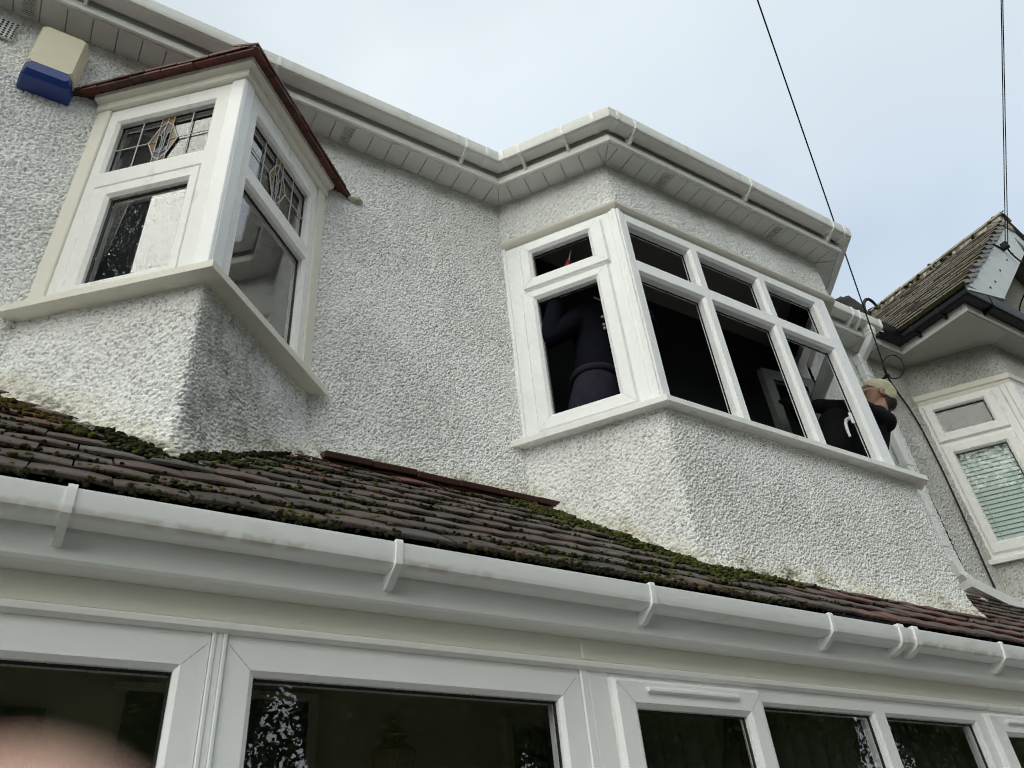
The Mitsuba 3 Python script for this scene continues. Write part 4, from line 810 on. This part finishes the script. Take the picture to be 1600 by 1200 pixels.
add(nk('gable_wall'), tm([(EX + .1, 2.36, 4.30), (2 * RX - EX - .1, 2.36, 4.30), (RX, 2.36, RZ - .05)], [(0, 1, 2)]), 'm_neigh')
add(nk('main_roof'), quads([(6.02, 2.80, 4.40), (14, 2.80, 4.40), (14, 6.8, 8.4), (6.02, 6.8, 8.4)], [(0, 1, 2, 3)]), 'm_gable_tile')
add(nk('wire_bracket'), cat([box(7.42, 7.72, 2.022, 2.036, 5.50, 5.515, .004), box(7.655, 7.705, 1.965, 2.03, 5.49, 5.57, .006)]), 'm_cable')
add(nk('wire_bracket__lead_in'), tube(spline([(7.70, 1.99, 5.52), (7.85, 2.01, 5.42), (7.98, 2.02, 5.28), (8.05, 2.2, 5.15), (8.1, 2.34, 5.0)], 20), .008, 6), 'm_cable', True)
# neighbour bay window
nl, nf = Pl((6.50, 3.0), (6.98, 2.365)), Pl((6.98, 2.365), (9.62, 2.365))
w = nk('bay_window'); labels[w] = {}; k = lambda s: f'{w}__{s}'
t_, l_ = (0.100, 0.545, 3.462, 3.725), (0.100, 0.545, 2.415, 3.275)
add(k('frame'), plate(nl, (0.0, 0.690, 2.275, 3.800), [(0.045, 0.615, 3.40, 3.765), (0.045, 0.615, 2.345, 3.335)], 0.0, -.05, bev=(.004, .004)), 'm_pvc_old')
add(k('top_sash'), plate(nl, (0.035, 0.620, 3.388, 3.775), [t_], .020, -.02, bev=(.014, .012), och=.008, back=-.04), 'm_pvc_old')
add(k('casement'), plate(nl, (0.035, 0.620, 2.335, 3.350), [l_], .020, -.02, bev=(.014, .012), och=.008, back=-.04), 'm_pvc_old')
add(k('gasket'), cat([gasket(nl, t_, -.02, .014, .006), gasket(nl, l_, -.02, .014, .006)]), 'm_gasket')
add(k('pane'), pane(nl, t_, -.02, .014), 'm_glass_clear'); add(k('pane'), pane(nl, l_, -.02, .014), 'm_glass_clear')
add(k('frosted_sheet'), pane(nl, t_, -.034, .010), 'm_frost')
add(k('corner_post'), cat([nl.bar(.692, .735, -.07, .006, 2.275, 3.80, .004), nl.bar(.737, .796, -.07, .012, 2.275, 3.80, .004), nf.bar(0.0, .05, -.07, .010, 2.275, 3.80, .004)]), 'm_pvc_old')
fh = [(0.12, 0.75, 2.41, 3.28), (.12, .75, 3.40, 3.72), (.83, 1.6, 2.41, 3.28), (.83, 1.6, 3.40, 3.72)]
add(k('front_frame'), plate(nf, (0.052, 1.70, 2.275, 3.80), fh, 0.0, -.04), 'm_pvc_old')
for h in fh: add(k('pane'), pane(nf, h, -.04), 'm_glass')
add(k('sill'), sweep([(6.47, 3.04), (6.98, 2.365), (9.62, 2.365)], sill_p(2.29, .06, .05)), 'm_pvc_old', 20)
add(k('head_board'), sweep([(6.475, 3.033), (6.98, 2.365), (9.62, 2.365)], [(-.06, 3.802), (-.004, 3.802), (0.004, 3.84), (0.016, 3.845), (.016, 3.90), (-.06, 3.90)]), 'm_cream_trim')
add(nk('room'), quads([(6.3, 3.55, 2.0), (9.9, 3.55, 2.0), (9.9, 3.55, 4.2), (6.3, 3.55, 4.2)], [(0, 1, 2, 3)]), 'm_room')
label('venetian_blind', 'pale green slatted blind behind the glass of the window at the right edge', 'blind')
sl = nl.map(box(.085, .56, -.072, -.040, -.001, .001)); vv = np.asarray(sl.vertices)
for i in range(22):
    z = 2.43 + i * .040; s = box(.085, .56, -.0225, .0225, -.0012, .0012); s.apply_transform(trimesh.transformations.rotation_matrix(math.radians(-74), [1, 0, 0])); s.apply_translation((0, -.058, z)); add('venetian_blind__slat', nl.map(s), 'm_blind')
add('venetian_blind__cord', cat([nl.bar(a - .002, a + .002, -.042, -.039, 2.41, 3.30) for a in (.17, .47)]), 'm_blind')

# ------------------------------------------------------------------ lantern in the porch
label('wall_lantern', 'ornate brass lantern seen dimly through the wide ground floor pane', 'lantern')
def lathe(prof, c, n=12):
    m = trimesh.creation.revolve(np.array(prof), sections=n); m.apply_translation(c); return m
LC = (1.295, 2.94, 0.0)
add('wall_lantern__finial', lathe([(0, .815), (.006, .812), (.010, .800), (.004, .790), (.010, .782), (0, .775)], LC), 'm_brass', 30)
add('wall_lantern__cap', lathe([(0, .785), (.022, .775), (.045, .757), (.058, .742), (.055, .738), (.036, .745), (0.0, .750)], LC), 'm_brass', 30)
add('wall_lantern__gallery', cat([lathe([(.034, .744), (.037, .744), (.037, .738), (.034, .738)], LC)] + [tube([(LC[0] + .036 * math.cos(a), LC[1] + .036 * math.sin(a), .742), (LC[0] + .036 * math.cos(a), LC[1] + .036 * math.sin(a), .712)], .003, 5) for a in np.arange(12) * math.pi / 6]), 'm_brass')
add('wall_lantern__collar', lathe([(0, .716), (.055, .712), (.082, .690), (.085, .682), (.070, .682), (0, .690)], LC), 'm_brass', 30)
add('wall_lantern__cage', cat([tube([(LC[0] + .078 * math.cos(a), LC[1] + .078 * math.sin(a), .685), (LC[0] + .050 * math.cos(a), LC[1] + .050 * math.sin(a), .46)], .005, 5) for a in np.arange(6) * math.pi / 3 + .3] + [lathe([(0, .46), (.055, .46), (.05, .44), (0, .42)], LC)]), 'm_brass')
add('wall_lantern__glass', lathe([(.072, .682), (.046, .462)], LC, 6), 'm_glass')
add('wall_lantern__arm', tube(spline([(1.295, 2.94, .42), (1.295, 2.97, .36), (1.295, 3.01, .40), (1.295, 3.04, .46)], 14), .010, 7), 'm_brass', True)

# ------------------------------------------------------------------ the two fitters
label('person', 'person in navy sweatshirt standing inside the bay, arm raised to the small top window', 'person')
body = blob([limb(((2.47, 2.73, 2.66), .135), ((2.55, 2.75, 3.02), .145)), limb(((2.46, 2.73, 3.20), .095), ((2.74, 2.75, 3.24), .095), ((2.55, 2.75, 2.98), .14)), limb(((2.62, 2.72, 3.30), .06), ((2.70, 2.70, 3.40), .058)),
             limb(((2.45, 2.73, 3.19), .085), ((2.215, 2.79, 2.98), .062)), limb(((2.215, 2.79, 2.98), .062), ((2.275, 2.73, 3.30), .048)), limb(((2.74, 2.75, 3.22), .085), ((2.95, 2.78, 3.00), .062)), limb(((2.95, 2.78, 3.0), .06), ((2.92, 2.62, 3.22), .048))], .022)
add('person__sweatshirt', body, 'm_navy', True)
legs = blob([limb(((2.46, 2.73, 2.63), .140), ((2.42, 2.74, 2.48), .15)), limb(((2.36, 2.74, 2.46), .098), ((2.37, 2.76, 2.10), .075)), limb(((2.37, 2.76, 2.10), .075), ((2.38, 2.80, 1.78), .055)), limb(((2.50, 2.74, 2.46), .098), ((2.56, 2.76, 2.10), .075)), limb(((2.56, 2.76, 2.1), .075), ((2.57, 2.80, 1.78), .055)),
             limb(((2.38, 2.80, 1.76), .05), ((2.36, 2.68, 1.75), .04)), limb(((2.57, 2.8, 1.76), .05), ((2.57, 2.68, 1.75), .04))], .024)
add('person__trousers', legs, 'm_jeans', True)
belt = trimesh.creation.torus(.142, .016, 30, 8); belt.vertices *= [1, 1, 1.5]; belt.apply_transform(trimesh.transformations.rotation_matrix(.12, [0, 1, 0])); belt.apply_translation((2.475, 2.735, 2.70)); add('person__belt', belt, 'm_jeans', True)
def head(c, fwd, s=1.0, up=(0, 0, 1)):
    f = np.array(fwd, float); f /= np.linalg.norm(f); u = np.array(up, float); u -= (u @ f) * f; u /= np.linalg.norm(u); l = np.cross(u, f); c = np.array(c, float)
    P = lambda a, b, h: c + s * (f * a + l * b + u * h)
    return P, blob([limb((P(-.015, 0, .03), .085 * s), (P(.02, 0, .035), .080 * s)), limb((P(.02, 0, 0), .070 * s), (P(.05, 0, -.075), .040 * s)), limb((P(.085, 0, .005), .012 * s), (P(.105, 0, -.025), .013 * s)), limb((P(.068, 0, -.055), .018 * s), (P(.072, 0, -.058), .016 * s)),
                   limb((P(.0, .078, .015), .014 * s), (P(-.008, .083, -.025), .010 * s)), limb((P(.0, -.078, .015), .014 * s), (P(-.008, -.083, -.025), .010 * s)), limb((P(-.03, 0, -.06), .055 * s), (P(-.035, 0, -.09), .054 * s))], .010, 8)
P1h, hm = head((2.78, 2.66, 3.50), (-.55, -.5, .35)); add('person__head', hm, 'm_skin', True)
add('person__hair', blob([limb((P1h(-.025, 0, .045), .092), (P1h(.0, 0, .062), .082)), limb((P1h(-.04, 0, .0), .082), (P1h(-.045, 0, -.04), .062))], .014, 6), 'm_hair', True)
def hand(w, tipdir, side, s=1.0, curl=.35):
    w, f, sd = np.array(w, float), np.array(tipdir, float), np.array(side, float); f /= np.linalg.norm(f); sd -= (sd @ f) * f; sd /= np.linalg.norm(sd); up = np.cross(sd, f)
    parts = [limb((w, .026 * s), (w + f * .035 * s - sd * .018 * s, .022 * s), (w + f * .035 * s + sd * .018 * s, .022 * s)), limb((w + f * .03 * s - sd * .022 * s, .017 * s), (w + f * .085 * s - sd * .030 * s, .0125 * s), (w + f * .085 * s + sd * .030 * s, .0125 * s), (w + f * .03 * s + sd * .02 * s, .017 * s))]
    for i, ln in enumerate((.066, .076, .070, .054)):
        b = w + f * .085 * s + sd * (-.030 + i * .020) * s; d1 = f * math.cos(curl) - up * math.sin(curl); d2 = f * math.cos(curl * 2.4) - up * math.sin(curl * 2.4); m_ = b + d1 * ln * .55 * s; e = m_ + d2 * ln * .5 * s
        parts += [limb((b, .0092 * s), (m_, .0085 * s)), limb((m_, .0085 * s), (e, .0072 * s))]
    t0 = w + f * .025 * s - sd * .025 * s; t1 = t0 + (f * .6 - sd * .7 - up * .3) * .045 * s; t2 = t1 + (f * .9 - sd * .2 - up * .4) * .034 * s
    parts += [limb((t0, .014 * s), (t1, .0105 * s)), limb((t1, .0105 * s), (t2, .0085 * s))]
    return blob(parts, .006, 6)
add('person__glove', hand((2.285, 2.71, 3.33), (.25, -.05, 1), (1, 0.2, 0)), 'm_black_cloth', True)
add('person__glove', hand((2.92, 2.61, 3.24), (-.1, -.1, 1), (1, 0.2, 0)), 'm_black_cloth', True)
add('person__lanyard', tube(spline([(2.525, 2.585, 3.235), (2.535, 2.585, 3.12), (2.56, 2.59, 2.98), (2.585, 2.60, 2.84)], 24), .0042, 6), 'm_cord', True)
add('person__hood_cord', cat([trimesh.creation.icosphere(1, .010).apply_translation((2.50 + .03 * math.cos(i * 2.1), 2.585, 3.06 + .03 * i - .09)) for i in range(5)] + [tube(spline([(2.47, 2.61, 3.27), (2.52, 2.595, 3.25), (2.57, 2.60, 3.30)], 10), .006, 5)]), 'm_cord', True)
label('screwdriver', 'red handled screwdriver held up behind the small top window of the bay', 'screwdriver')
add('screwdriver__grip', fixn(tube([(2.315, 2.665, 3.43), (2.335, 2.655, 3.50), (2.350, 2.645, 3.565)], [.019, .024, .016], 10)), 'm_red', True)
add('screwdriver__blade', fixn(tube([(2.350, 2.645, 3.565), (2.372, 2.63, 3.66)], .0045, 6)), 'm_came', True)

label('person_001', 'person in beige cap and black jumper leaning out of the far bay side', 'person')
J = lambda x, y, z: (x, y, z)
bod = blob([limb(((4.50, 2.80, 2.50), .16), ((4.62, 2.74, 2.80), .165)), limb(((4.62, 2.74, 2.74), .165), ((4.86, 2.70, 2.78), .150), ((4.97, 2.67, 2.92), .122)), limb(((4.98, 2.58, 2.96), .085), ((5.00, 2.73, 2.96), .080)), limb(((4.42, 2.70, 2.62), .15), ((4.50, 2.64, 2.84), .125), ((4.85, 2.62, 2.88), .11)), limb(((5.03, 2.67, 2.99), .100), ((5.115, 2.655, 3.11), .076)),
            limb(((4.98, 2.56, 2.95), .085), ((4.68, 2.50, 2.93), .068)), limb(((4.68, 2.50, 2.93), .068), ((4.40, 2.66, 2.99), .052)), limb(((4.97, 2.78, 2.95), .08), ((4.70, 2.93, 2.98), .066)), limb(((4.70, 2.93, 2.98), .066), ((4.45, 2.85, 3.08), .05))], .02)
add('person_001__jumper', bod, 'm_black_cloth', True)
add('person_001__trousers', blob([limb(((4.50, 2.80, 2.48), .15), ((4.44, 2.84, 2.36), .15)), limb(((4.36, 2.80, 2.36), .09), ((4.34, 2.80, 2.05), .07)), limb(((4.34, 2.80, 2.05), .07), ((4.34, 2.86, 1.76), .05)), limb(((4.50, 2.92, 2.36), .09), ((4.48, 2.92, 2.05), .07)), limb(((4.48, 2.92, 2.05), .07), ((4.48, 2.98, 1.76), .05)), limb(((4.34, 2.86, 1.76), .05), ((4.24, 2.84, 1.75), .04)), limb(((4.48, 2.98, 1.76), .05), ((4.38, 2.96, 1.75), .04))], .026), 'm_jeans', True)
HC = (5.20, 2.64, 3.285); HF = (-.74, .62, .24); HU = (.40, -.22, .9)
P2h, hm2 = head(HC, HF, 1.06, HU)
hm2 = cat([hm2, blob([limb((P2h(-.03, 0, -.055), .062), ((5.115, 2.655, 3.12), .062))], .012, 5)]); add('person_001__head', hm2, 'm_skin', True)
f_ = np.array(HF) / np.linalg.norm(HF); u_ = np.array(HU, float); u_ -= (u_ @ f_) * f_; u_ /= np.linalg.norm(u_); l_ = np.cross(u_, f_)
add('person_001__hair', blob([limb((P2h(-.052, 0, .0), .076), (P2h(-.060, 0, -.05), .066)), limb((P2h(-.060, 0, -.05), .066), ((5.155, 2.65, 3.155), .058))], .012, 5), 'm_hair', True)
cap = blob([limb((P2h(-.022, 0, .060), .101), (P2h(.020, 0, .064), .094)), limb((P2h(-.05, 0, .03), .088), (P2h(-.052, 0, .0), .084))], .010, 6)
cap = trimesh.intersections.slice_mesh_plane(cap, u_ * 1.0 - f_ * .75, P2h(0, 0, .004), cap=True)
add('person_001__cap', cap, 'm_cap', 50)
bm = blob([limb((P2h(.075, .055, .030), .008), (P2h(.075, -.055, .030), .008), (P2h(.165, .03, .020), .006), (P2h(.165, -.03, .020), .006), (P2h(.175, 0, .022), .006))], .012, 3); add('person_001__cap_peak', bm, 'm_cap', 40)
add('person_001__cap_gap', blob([limb((P2h(-.118, .018, .028), .016), (P2h(-.118, -.018, .028), .016))], .01, 2), 'm_dark', True)
add('person_001__glove', hand((4.41, 2.665, 2.985), (-1, .3, .3), (0, .3, 1)), 'm_black_cloth', True)
add('person_001__glove', hand((4.44, 2.845, 3.105), (-1, -.1, .3), (0, .3, 1)), 'm_black_cloth', True)

# ------------------------------------------------------------------ garden trees across the road, seen in the glass
def leafy(cx, cy, cz, rx, ry, rz, n, seed, gaps=.50):
    r = np.random.default_rng(seed); d = r.normal(size=(n * 3, 3)); d /= np.linalg.norm(d, axis=1, keepdims=True); rad = r.random(n * 3) ** .45
    p = d * rad[:, None]; keep = meshkit.fbm(p * 2.6 + seed, 3, seed) > gaps - .12 * (1 - rad); p = p[keep][:n]
    p = p * (1 + .25 * (meshkit.fbm(d[keep][:n] * 1.8 + seed, 3, seed + 3)[:, None] - .5) * 2); p = p * [rx, ry, rz] + [cx, cy, cz]
    m_ = len(p); a = r.normal(size=(m_, 3)); a /= np.linalg.norm(a, axis=1, keepdims=True); b = np.cross(a, r.normal(size=(m_, 3))); b /= np.linalg.norm(b, axis=1, keepdims=True); s = r.uniform(.05, .10, (m_, 1)) * min(1.0, rx / 2.4)
    v = np.stack([p - a * s, p + b * s * .5, p + a * s, p - b * s * .5], 1).reshape(-1, 3); return quads(v, np.arange(m_ * 4).reshape(-1, 4))
for i, (x, y, h, rx, rz) in enumerate([(-3.4, -9.5, 5.8, 3.2, 5.4), (1.6, -9.5, 5.4, 3.2, 4.8), (6.4, -9.0, 5.8, 3.2, 5.2), (11.5, -10.0, 5.8, 3.4, 5.2), (16.5, -10.5, 5.6, 3.6, 5.0), (21.0, -7.5, 4.8, 3.2, 4.2), (27.0, -9.0, 5.2, 3.8, 4.6), (34.0, -10.0, 5.4, 4.4, 4.8)]):
    kk = fresh('garden_tree'); labels[kk] = {'label': 'leafy tree mirrored in the ground floor glass', 'category': 'tree', 'group': 'trees mirrored in the glass'}
    core = trimesh.creation.icosphere(3, 1.0); core.vertices *= 0.82 * (0.62 + 0.42 * meshkit.fbm(core.vertices * 2.2 + i * 7, 4, i))[:, None]; core.vertices *= [rx, rx * .8, rz]; core.apply_translation((x, y, h - .6))
    add(f'{kk}__crown', cat([leafy(x, y, h - .6, rx, rx * .8, rz, 22000, 30 + i, .40), core]), 'm_leaf')
    limbs = [tube([(x, y, -1.6), (x + .1, y, .2), (x, y + .1, h * .5), (x + .1, y, h)], [.22, .18, .13, .05], 9)] + [tube([(x, y, h * .2 + j * .3), (x + 1.1 * math.cos(j * 1.7), y + 1.1 * math.sin(j * 1.7), h * .5 + j * .3)], [.08, .03], 6) for j in range(6)]
    add(f'{kk}__trunk', cat(limbs), 'm_bark', True)
add('hedge_bank', leafy(4, -14, 0.4, 22, 2.0, 2.6, 20000, 77, .3), 'm_leaf'); label('hedge_bank', 'dark hedge mirrored low in the ground floor glass', 'hedge', kind='stuff')

# ------------------------------------------------------------------ the photographer's hand: a fingertip strays in front of the lens
def cw(a, b, c): return tuple(RIGHT * a - UP * b + FWD * c)
label('hand', 'pink fingertip blurred across the lower left corner of the view', 'hand')
K = [(-.095, .062, .022), (-.101, .080, .012), (-.109, .097, .004), (-.119, .111, -.004)]; Wr = (-.170, .122, -.03)
hp = [limb((cw(*Wr), .026), (cw(*K[0]), .0115), (cw(*K[1]), .0115)), limb((cw(*Wr), .026), (cw(*K[1]), .0115), (cw(*K[2]), .011)), limb((cw(*Wr), .026), (cw(*K[2]), .011), (cw(*K[3]), .0105))]
chains = [[(K[0], .0105), ((-.073, .049, .040), .0096), ((-.053, .040, .050), .0090), ((-.0385, .0350, .0555), .0080)], [(K[1], .0105), ((-.080, .078, .022), .0094), ((-.062, .080, .006), .0086), ((-.058, .082, -.010), .0075)],
          [(K[2], .010), ((-.088, .094, .012), .0090), ((-.070, .094, -.004), .0082), ((-.068, .094, -.020), .0072)], [(K[3], .0095), ((-.102, .108, .000), .0080), ((-.088, .108, -.012), .0073), ((-.086, .107, -.024), .0065)], [((-.150, .095, -.035), .017), ((-.112, .062, -.048), .0120), ((-.080, .038, -.055), .0090)]]
for ch in chains: hp += [limb((cw(*a[0]), a[1]), (cw(*b[0]), b[1])) for a, b in zip(ch, ch[1:])]
HO = RIGHT * .0190 + UP * .0133 - FWD * .0275
hp.append(limb((cw(*Wr), .025), (cw(-.235, .210, -.11), .033)))
add('hand__skin', blob(hp, .004, 5).apply_translation(RIGHT * .0190 + UP * .0133 - FWD * .0275), 'm_skin_pale', True)
nb, nt = np.array(cw(-.050, .0372, .0530)), np.array(cw(-.0385, .0335, .0575)); ax_ = (nt - nb) / np.linalg.norm(nt - nb)
add('hand__nail', blob([limb((tuple(nb - FWD * .0072 - UP * -.002), .0032), (tuple(nt - FWD * .0066 - UP * -.002), .0030))], .002, 3).apply_translation(HO), 'm_nail', True)
add('hand__sleeve', blob([limb((cw(-.225, .195, -.10), .041), (cw(-.42, .46, -.34), .055))], .02, 4).apply_translation(HO), 'm_black_cloth', True)
